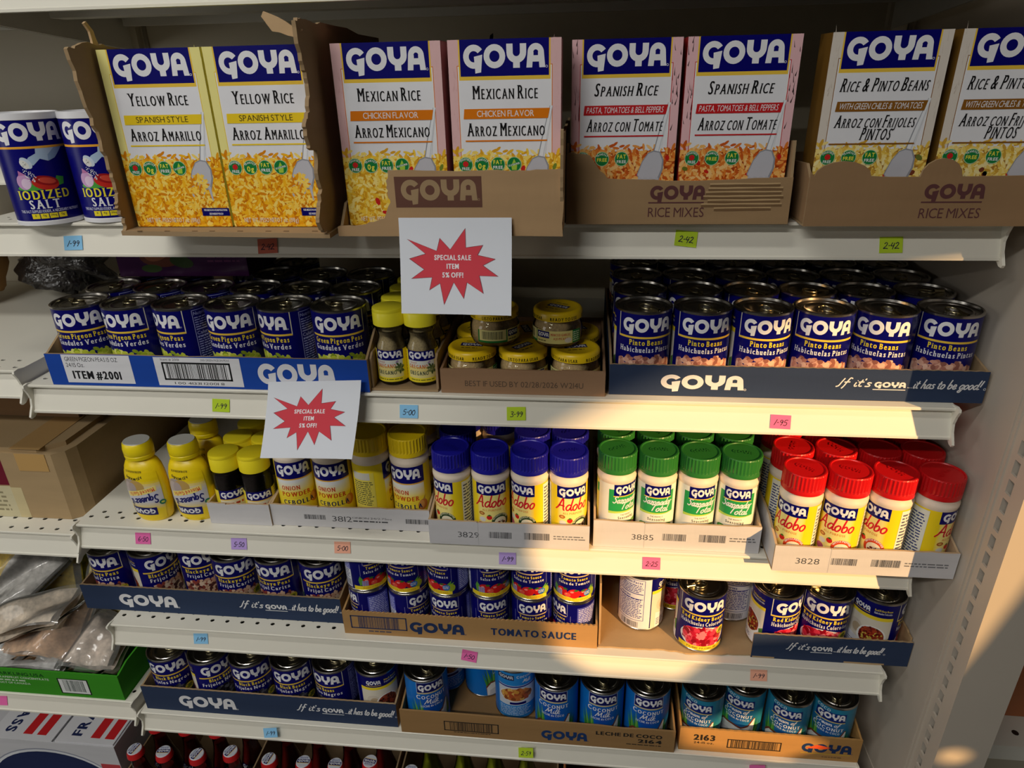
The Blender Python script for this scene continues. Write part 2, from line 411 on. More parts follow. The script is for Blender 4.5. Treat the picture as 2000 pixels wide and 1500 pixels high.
    def bars(s, x0, y0, x1, y1, col, seed=1, n=40):
        s.up(); R = random.Random(seed); x = x0; u = (x1 - x0) / (n * 1.9)
        while x < x1:
            w = u * R.choice((.6, .6, 1, 1.6)); s.rect(x, y0, min(x + w, x1), y1, col, True); x += w + u * R.choice((.6, .9, 1.5))
    def fine(s, x0, y0, x1, y1, rows, col, seed=1, fill=.85, wt=.45):
        """print too fine to read: rows of short dashes"""
        s.up(); R = random.Random(seed); dy = (y1 - y0) / rows
        for r in range(rows):
            y = y1 - (r + 1) * dy + dy * .25; x = x0; end = x0 + (x1 - x0) * (fill + (1 - fill) * R.random())
            while x < end:
                w = min(R.uniform(1, 4) * dy * .6, end - x); s.rect(x, y, x + w, y + dy * wt, col, True); x += w + dy * .35
    def grains(s, x0, y0, x1, y1, n, L, B, cols, seed, inside=None, rag=0, side=6):
        R = random.Random(seed)
        for i in range(n):
            if i % max(1, n // 8) == 0: s.up()
            x, y = R.uniform(x0, x1), R.uniform(y0, y1 + rag * R.random() ** 2)
            if inside and not inside(x, y): continue
            a = R.uniform(0, pi); l = L * R.uniform(.75, 1.15) / 2; b = B * R.uniform(.8, 1.15) / 2; c, d = cos(a), sin(a)
            pts = []
            for k in range(side):
                t = 2 * pi * (k + .5) / side; px, py = l * cos(t), b * sin(t); pts.append((min(max(x + px * c - py * d, x0), x1), max(y + px * d + py * c, y0)))
            if abs(area(pts)) > .05: s.p.append((pts, R.choice(cols), s.k + s.step * .9 * (i % 40) / 40))
        s.up()

# ------------------------------------------------------------------ tins
def tin_shell(root, r, h, tabrot=0, ring=True):
    m = MB(); e = .0006
    m.lathe([(0, .0025), (r - .004, .0025), (r - .0025, 0), (r + e, .0006), (r + e, .0028), (r - .0006, .0042), (r - .0006, h - .0046), (r + e, h - .0032), (r + e, h - .0008), (r - .0006, h), (r - .0022, h - .0006)], STEEL, TIN, 44)
    m.build('body', root)
    m = MB(); z = h - .0045
    m.lathe([(r - .0022, h - .0006), (r - .0028, z + .001), (r - .0045, z), (r - .009, z), (r - .010, z + .0009), (r - .012, z + .0009), (r - .013, z), (r - .02, z - .0004), (0, z - .0004)], STEEL, TIN, 44)
    lid = m.build('lid', root)
    if ring:
        m = MB(); c, d = cos(tabrot), sin(tabrot)
        def R(x, y, q): return (x * c - y * d, x * d + y * c, q)
        zt = z + .0016
        m.tube([R(.0095 * cos(a) - .004, .0075 * sin(a), zt + .0008 * cos(a)) for a in [2 * pi * k / 16 for k in range(16)]], .0013, STEEL, C(196, 186, 150), 6, True)
        m.tube([R(-.013, 0, zt), R(-.017, 0, zt), R(-.026, 0, zt - .0004)], .0026, STEEL, C(196, 186, 150), 6)
        m.build('pull_tab', lid)
PEA = [C(196, 206, 66), C(172, 188, 52), C(214, 220, 96), C(140, 160, 40), C(226, 228, 120)]
PINTO = [C(222, 170, 148), C(206, 150, 130), C(234, 190, 166), C(180, 120, 104), C(150, 96, 84)]
BLKEYE = [C(226, 190, 160), C(208, 164, 136), C(236, 208, 184), C(150, 70, 60), C(90, 50, 48)]
BLKB = [C(34, 32, 40), C(22, 20, 26), C(58, 56, 66), C(96, 96, 106), C(28, 26, 34)]
KID = [C(206, 30, 56), C(180, 20, 44), C(226, 60, 84), C(150, 14, 34), C(240, 130, 140)]
BACKS = {'pea': PEA, 'pinto': PINTO, 'black': BLKEYE, 'bb': BLKB, 'kid': KID}
def bean_can(name_key, title, sub, cols, seed, left_rule, label, cat, group, picture='heap', nf_blue=True, badge=None):
    r, h = .0356, .1045; root = thing('food_can', label, cat, group)
    tin_shell(root, r, h, (seed % 5) * 1.1 + 2.2)
    L = Lab(.008); cir = 2 * pi * 35.6; hw = cir / 2; T = 101
    L.rect(-hw, 4, hw, T, NAVY)
    # picture of the beans at the foot of the label
    rr = random.Random(seed)
    if picture == 'heap':
        L.grains(-38, 4, 38, 45, 430, 9 if name_key != 'bb' else 7, 6 if name_key in ('pea', 'bb') else 5.5, cols, seed, lambda x, y: y < 45 - .0055 * x * x + 2 * sin(x * .5), side=8)
    else:
        L.ell(2, 28, 36, 21, WHITE, n=30); L.rect(-36, 4, 40, 12, YEL); L.text('PRIME PREMIUM', 2, 6, 3.6, C(150, 120, 30), 'B', w=46)
        L.grains(-30, 12, 34, 45, 300, 12, 7, cols, seed, lambda x, y: ((x - 2) / 32) ** 2 + ((y - 29) / 18) ** 2 < 1, side=8)
    if badge: L.ell(31, 31 if picture == 'heap' else 38, 8, 7, C(214, 196, 60), .2, 14); L.ell(31, 31 if picture == 'heap' else 38, 4.5, 3.5, C(110, 120, 40), .6, 8); L.fine(25, 26, 37, 36, 3, C(96, 96, 40), seed + 2)
    # brand frame, names
    L.rect(-38, 69.6, 39, 72.2, GOLD)
    x = -38 if left_rule else 38; L.rect(x, 71, x + 1.1, T, C(236, 230, 200))
    L.logo(0, 78, 64, WHITE, 18)
    L.text(title, 0, 61, 7, YEL, 'SB', w=44 if len(title) < 12 else 62 if len(title) < 15 else 68); L.text(sub, 0, 51.5, 7, WHITE, 'SB', w=60 if len(sub) < 15 else 70)
    # nutrition panel to the right of the front
    if nf_blue: ink = C(170, 176, 226); L.frame(50, 6, 98, 99, .8, ink)
    else: L.rect(48, 4, 108, T, C(232, 232, 240)); ink = C(50, 58, 150); L.frame(50, 20, 98, 99, .8, ink); L.bars(60, 6, 90, 17, C(40, 40, 60), 5, 26)
    L.text('Nutrition Facts', 52, 92, 4.2, ink, 'B', w=42, align='l'); L.fine(52, 74, 96, 90, 5, ink, seed); L.rect(52, 71.5, 96, 73, ink)
    L.text('Calories', 52, 65, 4.5, ink, 'B', w=24, align='l'); L.fine(52, 24, 96, 63, 12, ink, seed + 1); L.rect(52, 62, 96, 63, ink)
    # recipe panel to the left
    L.rect(-114, 4, -46, T, C(230, 222, 204)); L.rect(-114, 78, -46, T, NAVY); L.rect(-114, 72, -46, 78, YEL)
    L.logo(-91, 84, 24, WHITE, 8.5); L.rect(-104, 81, -78, 82, GOLD); L.text(title, -61, 89, 3.4, YEL, 'SB', maxw=24); L.text(sub, -61, 84, 3.4, WHITE, 'SB', maxw=24)
    L.ell(-94, 48, 11, 12, C(216, 206, 190)); L.ell(-92, 46, 7, 8, C(190, 170, 140)); L.poly([(-106, 4), (-46, 4), (-46, 18), (-106, 34)], C(238, 238, 244)); L.fine(-104, 8, -66, 22, 4, C(120, 120, 150), seed + 4)
    L.ell(-70, 38, 20, 22, C(244, 244, 240), n=26); L.ell(-70, 40, 17, 18, C(150, 60, 40), n=24)
    mix = [C(150, 40, 30), C(110, 30, 24), C(180, 70, 40), C(210, 190, 80), C(90, 26, 22)] if name_key != 'bb' else [C(110, 50, 40), C(80, 36, 30), C(150, 80, 60), C(60, 26, 24)]
    L.grains(-87, 22, -53, 58, 190, 4.6, 3.6, mix, seed + 9, lambda x, y: ((x + 70) / 16) ** 2 + ((y - 40) / 17) ** 2 < 1)
    L.poly([(-50, 20), (-46, 18), (-46, 40), (-52, 36)], C(90, 140, 60))
    m = MB(); m.art(L, on_can(35.6), cut=cir / 60); m.build('label', root)
    return root
def tomato_can(label, group):
    r, h = .032, .078; root = thing('food_can', label, 'can', group); tin_shell(root, r, h, 2.5)
    L = Lab(.008); cir = 2 * pi * 32; hw = cir / 2; T = 74.5
    L.rect(-hw, 3.5, hw, T, NAVY); L.rect(-42, 3.5, 30, 11, YEL); L.text('SPANISH STYLE - ESTILO ESPANOL', -2, 5.4, 3.4, C(226, 150, 40), 'B', w=52)
    for x, y, a, b, c in ((-19, 19, 9, 8, C(206, 26, 30)), (16, 18, 8, 7, C(196, 24, 28)), (0, 18, 10, 8.5, C(222, 34, 36)), (-10, 15, 5, 4, C(240, 90, 70))):
        L.ell(x, y, a, b, c)
        L.ell(x - .3 * a, y + .35 * b, a * .28, b * .2, C(250, 150, 140))
    L.poly([(-32, 12), (-26, 14), (-27, 24), (-31, 30), (-34, 22)], C(96, 160, 60)); L.poly([(22, 22), (30, 30), (28, 24), (34, 26), (26, 16)], C(110, 170, 50)); L.ell(29, 16, 6, 7, C(160, 180, 50)); L.ell(21, 17, 6, 5.4, C(40, 110, 190)); L.fine(16, 14, 26, 20, 3, WHITE, 3)
    for q in range(9): L.ell(-27 + (q % 3) * 3.4, 13 + (q // 3) * 3.2, 1.9, 1.8, C(150 + 10 * (q % 2), 150, 196), n=8, hold=True)
    for q in ((-14, 25), (3, 24), (14, 23)): L.poly([(q[0] - 4, q[1]), (q[0], q[1] - 2), (q[0] + 5, q[1] + .5), (q[0], q[1] + 2.4)], C(60, 110, 40))
    L.rect(-23, 49, 23, 51, GOLD); L.frame(-25, 50, 25, T + 1, .7, C(150, 150, 190))
    L.rect(-30, 30, -29.4, 52, C(140, 140, 190)); L.rect(29.4, 30, 30, 52, C(140, 140, 190))
    L.logo(0, 55, 43, WHITE, 14); L.text('Tomato Sauce', 0, 42, 5, YEL, 'SB', maxw=42); L.text('Salsa de Tomate', 0, 34.5, 5, WHITE, 'SB', maxw=50)
    L.rect(40, 8, 76, 68, C(92, 96, 190)); L.fine(42, 10, 74, 66, 16, C(206, 210, 244), 4)
    L.rect(-72, 26, -46, 68, C(86, 90, 184)); L.fine(-71, 28, -47, 66, 12, C(200, 204, 240), 6); L.rect(-70, 6, -46, 40, C(226, 228, 238)); L.fine(-69, 22, -47, 39, 5, C(60, 64, 120), 8); L.bars(-68, 8, -48, 20, C(40, 40, 90), 3, 22)
    m = MB(); m.art(L, on_can(32), cut=cir / 56); m.build('label', root); return root
def coconut_can(kind, label, group):
    r, h = (.0356, .111) if kind == 'milk' else (.0334, .1045); root = thing('food_can', label, 'can', group); tin_shell(root, r, h, 1.9)
    L = Lab(.008); R_ = r * 1000; cir = 2 * pi * R_; hw = cir / 2; T = h * 1000 - 4; lo = C(20, 118, 206) if kind == 'milk' else C(40, 132, 166); dk = C(16, 78, 176) if kind == 'milk' else C(26, 84, 158)
    L.rect(-hw, 4, hw, T, lo)
    for k in range(14): L.ell(-2, 56, 46 - 3 * k, 44 - 2.4 * k, tuple(lo[i] + (dk[i] - lo[i]) * k / 13 for i in range(4)), n=26)
    def half(x, y, s, fl):
        L.ell(x, y, 26 * s, 15 * s, C(112, 60, 42), fl * .28, 24); L.ell(x + fl * .8, y + 1.0 * s, 24.5 * s, 13 * s, C(240, 238, 234), fl * .28, 24); L.ell(x, y + 2.8 * s, 15 * s, 5 * s, C(206, 204, 204), fl * .28, 20)
    mark = len(L.p)
    for a in range(7): L.poly([(-30 + a * 2.2, 14), (-24 + a * 2.2, 14), (-38 + a * 3.6, 40 + (a % 3) * 5)], (C(70, 150, 60), C(46, 120, 50), C(110, 170, 70))[a % 3])
    for a in range(4): L.poly([(22 + a * 3, 12), (30 + a * 2, 12), (30 + a * 3.2, 40 - a * 3)], (C(70, 150, 60), C(40, 110, 50))[a % 2])
    # open coconut: white flesh with a brown rim rising on the right
    L.shape([(-30, 4), (-32, 18), (-24, 25), (-6, 25.5), (8, 23), (18, 27), (26, 38), (29, 37), (28, 20), (22, 4)], C(120, 62, 44))
    L.shape([(-30, 4), (-30.5, 16), (-23, 22.5), (-6, 23), (8, 20.5), (19, 24.5), (27.5, 36.5), (29, 36), (28, 18), (22, 4)], C(238, 236, 234))
    L.shape([(-26, 4), (-25, 12), (-14, 15), (2, 13), (12, 8), (14, 4)], C(214, 212, 214)); L.shape([(12, 4), (16, 16), (26, 26), (28, 14), (24, 4)], C(206, 206, 206))
    L.p[mark:] = [([(x, 4 + (y - 4) * 1.5) for x, y in q], c, k) for q, c, k in L.p[mark:]]
    if kind == 'milk':
        L.rect(-24, T - 23, 24, T - 1, C(12, 20, 96)); L.frame(-24, T - 23, 24, T, .8, C(190, 196, 214)); L.rect(-24, T - 25, 24, T - 23, C(214, 196, 120))
        L.logo(0, T - 18, 43, WHITE, 13); L.text('Coconut', 0, T - 36.5, 9, WHITE, 'SB', w=52, small=.8)
        L.script('Milk', 0, T - 48, 10, WHITE, .07, w=24); L.text('LECHE de COCO', 0, T - 55, 4.4, C(226, 232, 244), 'SB', w=38)
        # back: recipe picture
        L.rect(62, 4, 136, T, C(42, 142, 222)); L.rect(62, T - 16, 92, T - 5, C(40, 50, 90)); L.logo(77, T - 13.5, 26, C(200, 204, 214), 7); L.text('Coconut', 112, T - 11, 5.5, WHITE, 'SB', maxw=32, small=.8); L.script('Milk', 114, T - 22, 7, WHITE, .09)
        L.rect(64, 34, 132, T - 28, C(214, 222, 234)); L.rect(62, T - 32, 134, T - 29, C(40, 60, 150)); L.ell(96, 57, 31, 16, WHITE, n=26); L.ell(96, 58, 28, 14, C(190, 110, 60), n=24)
        L.grains(70, 46, 122, 70, 90, 10, 8, [C(224, 160, 70), C(206, 120, 60), C(236, 190, 100), C(190, 90, 50), C(150, 80, 40)], 31, lambda x, y: ((x - 96) / 26) ** 2 + ((y - 58) / 12.5) ** 2 < 1, side=8)
        L.rect(84, 36, 112, 41, NAVY); L.fine(66, 10, 122, 32, 6, C(196, 220, 246), 9)
    else:
        L.rect(-22, T - 27, 24, T - 9, C(14, 40, 120)); L.rect(-24, T - 29, 24, T - 27, C(214, 196, 120)); L.text('COCO', -12, T - 7.5, 5.5, C(206, 222, 238), 'SB', w=22, rot=-.12)
        L.logo(1, T - 23, 42, WHITE, 12.5); L.script('Cream of', -2, T - 37, 7.5, WHITE, .08, w=36); L.text('Coconut', 0, T - 47, 8, WHITE, 'SB', w=48, small=.8); L.text('CREMA de COCO', 0, T - 53.5, 4.2, C(216, 226, 236), 'SB', w=38)
    m = MB(); m.art(L, on_can(R_), cut=cir / 60); m.build('label', root); return root

# ------------------------------------------------------------------ seasoning jars
def ribbed_cap(m, r, z0, z1, col, seg=72):
    m.lathe([(r * .93, z0), (r * 1.0, z0 + .0005), (r * 1.0, z0 + .005), (r * .985, z0 + .006), (r * .985, z0 + .0066)], PLASTIC, col, seg)
    m.lathe([(r * .985, z0 + .0066), (r * 1.0, z0 + .0085), (r * 1.0, z1 - .002), (r * .97, z1 - .0002)], PLASTIC, col, seg, ribs={1, 2}, smooth=False)
    m.lathe([(r * .985, z1 - .0016), (r * .965, z1), (r * .90, z1), (r * .87, z1 - .0012), (0, z1 - .0012)], PLASTIC, col, seg)
    return z1 - .0012
def shaker(kind, label, group):
    h = .138 if kind != 'onion' else .145; r = .0262 if kind != 'onion' else .0275
    root = thing('spice_jar', label, 'spice jar', group)
    pl = C(236, 220, 200); capc = {'blue': C(26, 24, 150), 'green': C(44, 116, 48), 'red': C(200, 18, 22), 'onion': C(240, 206, 20)}[kind]
    m = MB(); c0 = h - .029
    m.lathe([(0, .001), (r - .003, 0), (r, .003), (r, c0 - .014), (r + .0008, c0 - .012), (r + .0008, c0 - .007), (r - .0015, c0 - .004), (r - .0015, c0 + .004)], PLASTIC, pl, 48); m.build('body', root)
    m = MB(); zt = ribbed_cap(m, r + .0006, c0, h, capc)
    L = Lab(.04); L.k = .1; L.logo(0, -4, 26, capc, 8, False)
    m.art(L, lambda u, v, l: (u * MM, v * MM, zt + .0006 + l * MM), PLASTIC)
    m.build('cap', root)
    L = Lab(.008); R = r * 1000; cir = 2 * pi * R; hw = cir / 2; T = (c0 - .0145) * 1000
    if kind in ('blue', 'red'):
        yl = C(248, 218, 34); pale = C(250, 232, 140)
        L.rect(-hw, 5, hw, T, yl)
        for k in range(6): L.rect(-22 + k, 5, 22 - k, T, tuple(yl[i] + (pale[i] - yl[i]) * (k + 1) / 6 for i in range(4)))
        L.rect(-23, T - 18.5, 23, T, NAVY); L.logo(0, T - 14.6, 40, WHITE, 11.6); L.script('Adobo', 0, T - 37.5, 18, C(214, 30, 46), .06, w=46, shear=.1)
        L.text('ALL PURPOSE', 0, T - 44.5, 3.2, C(226, 140, 60), 'SB', w=28)
        L.ell(-15, T - 49, 4.5, 3, C(176, 100, 40)); L.ell(-15, T - 49, 2.4, 1.5, C(222, 170, 90)); L.ell(-4, T - 55, 4, 3.8, C(214, 40, 34)); L.poly([(-7, T - 52), (-4, T - 53), (-1, T - 51.6), (-4, T - 50)], C(50, 120, 40)); L.ell(-14, T - 59, 5, 4, C(222, 222, 216)); L.ell(-16, T - 69, 6, 5, C(190, 90, 120))
        rc = C(40, 70, 40) if kind == 'blue' else C(214, 70, 34)
        L.ell(12, T - 63, 13, 13, rc, n=28); L.ell(12, T - 64, 9, 8.6, C(240, 232, 204), n=20); L.text('WITHOUT PEPPER' if kind == 'blue' else 'WITH PEPPER', 12, T - 63 + 10, 2.6, C(236, 230, 190) if kind == 'blue' else WHITE, 'B', w=25, arc=10.0)
        for q in range(7): L.ell(7 + (q * 3.4) % 11, T - 67 + (q * 2.3) % 6, 2.2, 1.8, (C(120, 50, 40), C(222, 214, 196), C(90, 60, 40), C(170, 60, 60))[q % 4], n=8)
        L.rect(36, 5, 62, T - 2, C(240, 238, 226)); L.fine(38, 8, 60, T - 6, 16, C(90, 90, 110), 3)
        L.rect(-60, 8, -36, T - 2, C(236, 236, 220)); L.fine(-58, 10, -38, T - 8, 18, C(60, 70, 130), 12)
    elif kind == 'green':
        L.rect(-hw, 5, hw, T, C(240, 240, 226)); g = C(44, 160, 84)
        L.rect(-26, T - 43, 24, T - 8, g); L.shape([(-26, T - 43), (24, T - 43), (24, T - 40), (8, T - 45), (-12, T - 46), (-26, T - 47)], C(190, 220, 90)); L.rect(-26, T - 42.5, 24, T - 38, g)
        L.rect(-19, T - 18, 19, T, NAVY); L.rect(-19.5, T - 19.5, 19.5, T - 18, GOLD); L.logo(0, T - 14.4, 33, WHITE, 11.5)
        L.script('Sazonador', 0, T - 29.5, 10.5, WHITE, .07, w=40); L.script('Total', 3, T - 40, 10.5, WHITE, .07, w=24)
        L.text('THE PERFECT', 0, T - 50.5, 2.4, C(110, 110, 100), 'R', w=18); L.text('Seasoning', 0, T - 56, 4.2, C(90, 90, 84), 'SB', w=25)
        for x, y, a, b, c in ((-17, 18, 9, 5, C(70, 140, 60)), (15, 19, 9, 5, C(110, 160, 60)), (-5, 16, 7.5, 6.5, C(190, 40, 70)), (10, 14, 7, 6, C(200, 120, 60)), (-16, 12, 6, 5, C(120, 50, 110)), (2, 20, 6, 3, C(90, 150, 50)), (19, 12, 5, 5, C(214, 90, 50))):
            L.ell(x, y + 10, a, b, c); L.ell(x - a * .3, y + 10 + b * .3, a * .3, b * .25, tuple(min(1, v * 1.7 + .05) for v in c[:3]) + (1,))
        L.rect(40, 5, 60, T, C(228, 220, 120)); L.rect(-60, 5, -44, T, C(228, 216, 110)); L.rect(-50, T - 20, -44, T - 6, g)
    else:
        yl = C(246, 218, 40); L.rect(-hw, 4, hw, T, yl); L.rect(-34, 4, 26, T - 26, C(236, 236, 236))
        for k in range(12): L.rect(-34, 4, 26, T - 34 - 1.6 * k, tuple(C(236, 236, 232)[i] + (C(250, 224, 60)[i] - C(236, 236, 232)[i]) * (k + 1) / 12 for i in range(4)))
        L.rect(-36, T - 27, 27, T, NAVY); L.rect(-36, T - 29, 27, T - 27, C(226, 170, 60)); L.logo(-5, T - 20, 50, WHITE, 16)
        L.ell(22, T - 66, 8, 9, C(202, 120, 50)); L.ell(20, T - 65, 4.5, 7, C(222, 156, 84)); L.poly([(22, T - 58), (26, T - 58), (27, T - 50)], C(190, 150, 70)); L.ell(12, 12, 11, 6, C(170, 90, 60)); L.ell(12, 12, 8, 4, C(226, 200, 190)); L.ell(-20, 10, 12, 4, C(240, 230, 190))
        L.text('ONION', -12, T - 46, 7, C(206, 70, 30), 'SB', w=28); L.text('POWDER', -5, T - 57, 7.4, C(206, 70, 30), 'SB', w=44); L.rect(-28, T - 60.5, 18, T - 60, GOLD); L.text('CEBOLLA', -3, T - 71, 7.6, C(22, 40, 84), 'SB', w=48)
        # back panel
        L.rect(-84, 4, -50, T - 12, C(232, 214, 90)); L.rect(-84, T - 24, -56, T - 12, C(214, 210, 196)); L.fine(-83, 34, -52, T - 26, 12, C(90, 90, 60), 5); L.rect(-84, 4, -52, 26, C(226, 228, 236)); L.bars(-82, 5, -54, 25, C(60, 64, 130), 8, 26)
    m = MB(); m.art(L, on_can(R), cut=cir / 48); m.build('label', root); return root
def flip_cap(m, r, z0, z1, col):
    m.lathe([(r * .94, z0), (r, z0 + .001), (r, z1 - .006), (r * .985, z1 - .0055), (r * .985, z1 - .0048), (r, z1 - .004), (r * .97, z1 - .0008), (r * .9, z1), (0, z1 + .0003)], PLASTIC, col, 44)
def pepper_jar(label, group):
    root = thing('spice_jar', label, 'spice jar', group); h = .107; r = .0225
    m = MB(); m.lathe([(0, .003), (r - .003, .003), (r - .0016, .006), (r - .0016, .074), (0, .074)], FOOD, C(44, 36, 34), 36); m.build('peppercorns', root)
    m = MB(); m.lathe([(0, 0), (r - .003, 0), (r, .004), (r, .072), (r - .003, .08), (r - .004, .088)], GLASS, WHITE, 40); m.build('glass', root)
    m = MB(); flip_cap(m, r - .0003, .080, h, C(246, 226, 40)); m.build('lid', root)
    L = Lab(.008); R = 22.6; hw = pi * R; L.rect(-hw, 10, hw, 50, C(244, 224, 60)); L.rect(-22, 10, 20, 50, C(238, 228, 196)); L.rect(-22, 35, 20, 50, NAVY); L.logo(-1, 38, 36, WHITE, 9.5); L.rect(-22, 33.6, 20, 35, GOLD)
    L.fine(-19, 16, 17, 31, 2, C(190, 60, 30), 8); L.fine(26, 14, 60, 48, 9, C(110, 100, 40), 4)
    m = MB(); m.art(L, on_can(R), cut=3); m.build('label', root); return root
def oregano_jar(label, group):
    root = thing('spice_jar', label, 'spice jar', group); h = .1045; r = .0208
    pr = [(0, 0), (r - .003, 0), (r, .004), (r, .049), (r - .001, .053), (r - .0035, .059), (r - .0048, .065), (r - .0035, .072), (r - .0015, .078), (r - .002, .082)]
    m = MB(); m.lathe([(0, .003)] + [(a - .0018, max(b, .003)) for a, b in pr[1:-2]] + [(0, .0725)], FOOD, C(170, 152, 112), 36); m.build('dried_leaves', root)
    m = MB(); m.lathe(pr, GLASS, WHITE, 44); m.build('glass', root)
    m = MB(); flip_cap(m, r + .0001, .081, h, C(240, 228, 50)); m.build('lid', root)
    L = Lab(.008); R = 20.9; hw = pi * R; L.rect(-hw, 6, hw, 50, C(248, 226, 40)); L.rect(-20, 6, 18, 50, C(240, 226, 150)); L.rect(-20, 28, 18, 37, C(224, 226, 216)); L.rect(-20, 6, 18, 12, C(246, 226, 50)); L.rect(-20.5, 36.5, 20, 50, NAVY); L.logo(-.5, 39.6, 35, WHITE, 9)
    L.text('Ground', -11, 32.6, 2.6, C(200, 90, 60), 'R', maxw=9); L.text('OREGANO', -5, 25.6, 5.4, C(214, 110, 40), 'SB', w=27); L.rect(-18, 22.6, 8, 23.1, GOLD); L.text('OREGANO', -5, 16.4, 5.4, C(40, 60, 60), 'SB', w=27); L.fine(-17, 8, 16, 11, 1, C(120, 120, 40), 2)
    for a in range(15):
        t = a * 2.4; L.ell(13 + 4 * cos(t), 23 + a * .62 - 3 + 2 * sin(t), 3, 1.3, (C(96, 112, 60), C(130, 138, 80), C(70, 90, 50))[a % 3], t, 8)
    L.ell(10, 34, 2.4, 1.4, C(170, 150, 190), .6, 8); L.fine(26, 10, 46, 46, 9, C(120, 120, 40), 7)
    m = MB(); m.art(L, on_can(R), cut=3); m.build('label', root); return root
def garlic_jar(label, group):
    root = thing('glass_jar', label, 'jar', group); r = .0325; h = .049
    pr = [(0, 0), (r - .008, 0), (r - .003, .003), (r, .010), (r, .024), (r - .002, .031), (r - .005, .036), (r - .005, .040)]
    m = MB(); m.lathe([(0, .003)] + [(a - .002, max(b, .003)) for a, b in pr[1:]] + [(0, .0395)], FOOD, C(196, 168, 120), 40); m.build('minced_garlic', root)
    m = MB(); m.lathe(pr, GLASS, WHITE, 48); m.build('glass', root)
    rl = .0318; zl = h
    m = MB(); m.lathe([(rl - .003, .0365), (rl, .0372), (rl, .0455), (rl - .0015, .0478), (rl - .003, h), (rl - .006, h), (rl - .0075, h - .0008), (0, h - .0008)], PLASTIC, C(246, 206, 22), 52)
    L = Lab(.008)
    for a in range(2): L.text('LISTO PARA USAR', -24 + a * 100, 38.6, 4.2, C(40, 36, 24), 'SB', w=41); L.text('READY TO USE', 26 + a * 100, 38.6, 4.2, C(40, 36, 24), 'SB', w=37)
    m.art(L, on_can(rl * 1000), cut=4)
    L = Lab(.008); L.rect(-15, -4, 15, 7, NAVY); L.logo(0, -1.8, 26, WHITE, 7); L.fine(-12, -13, 12, -8, 1, C(90, 80, 20), 4); L.fine(-10, 11, 10, 15, 1, C(90, 80, 20), 5)
    m.art(L, lambda u, v, l: (u * MM, v * MM, h - .0008 + l * MM)); m.build('lid', root)
    L = Lab(.008); R = r * 1000 + .1; L.rect(-52, 8.5, 52, 25.5, C(238, 224, 140)); L.rect(-52, 8.5, -12, 25.5, GREEN); L.rect(-50, 11, -13.5, 25.5, C(232, 222, 150)); L.bars(-46, 13, -18, 23.5, C(40, 40, 40), 4, 30)
    L.rect(-11, 15.5, 7, 24.5, NAVY); L.logo(-2, 17.4, 15.5, WHITE, 5.4); L.fine(-10, 10.5, 4, 13, 1, C(90, 80, 30), 3); L.text('MINCED GARLIC', 22, 19, 3.2, C(206, 60, 40), 'SB', w=26); L.text('AJO PICADO', 22, 14, 3, C(206, 60, 40), 'SB', w=19); L.ell(32, 13, 5, 3.4, C(236, 226, 210)); L.rect(38, 8.5, 52, 25.5, GREEN); L.fine(39, 10, 51, 24, 5, C(220, 230, 200), 9)
    m = MB(); m.art(L, on_can(R), cut=4); m.build('label', root); return root
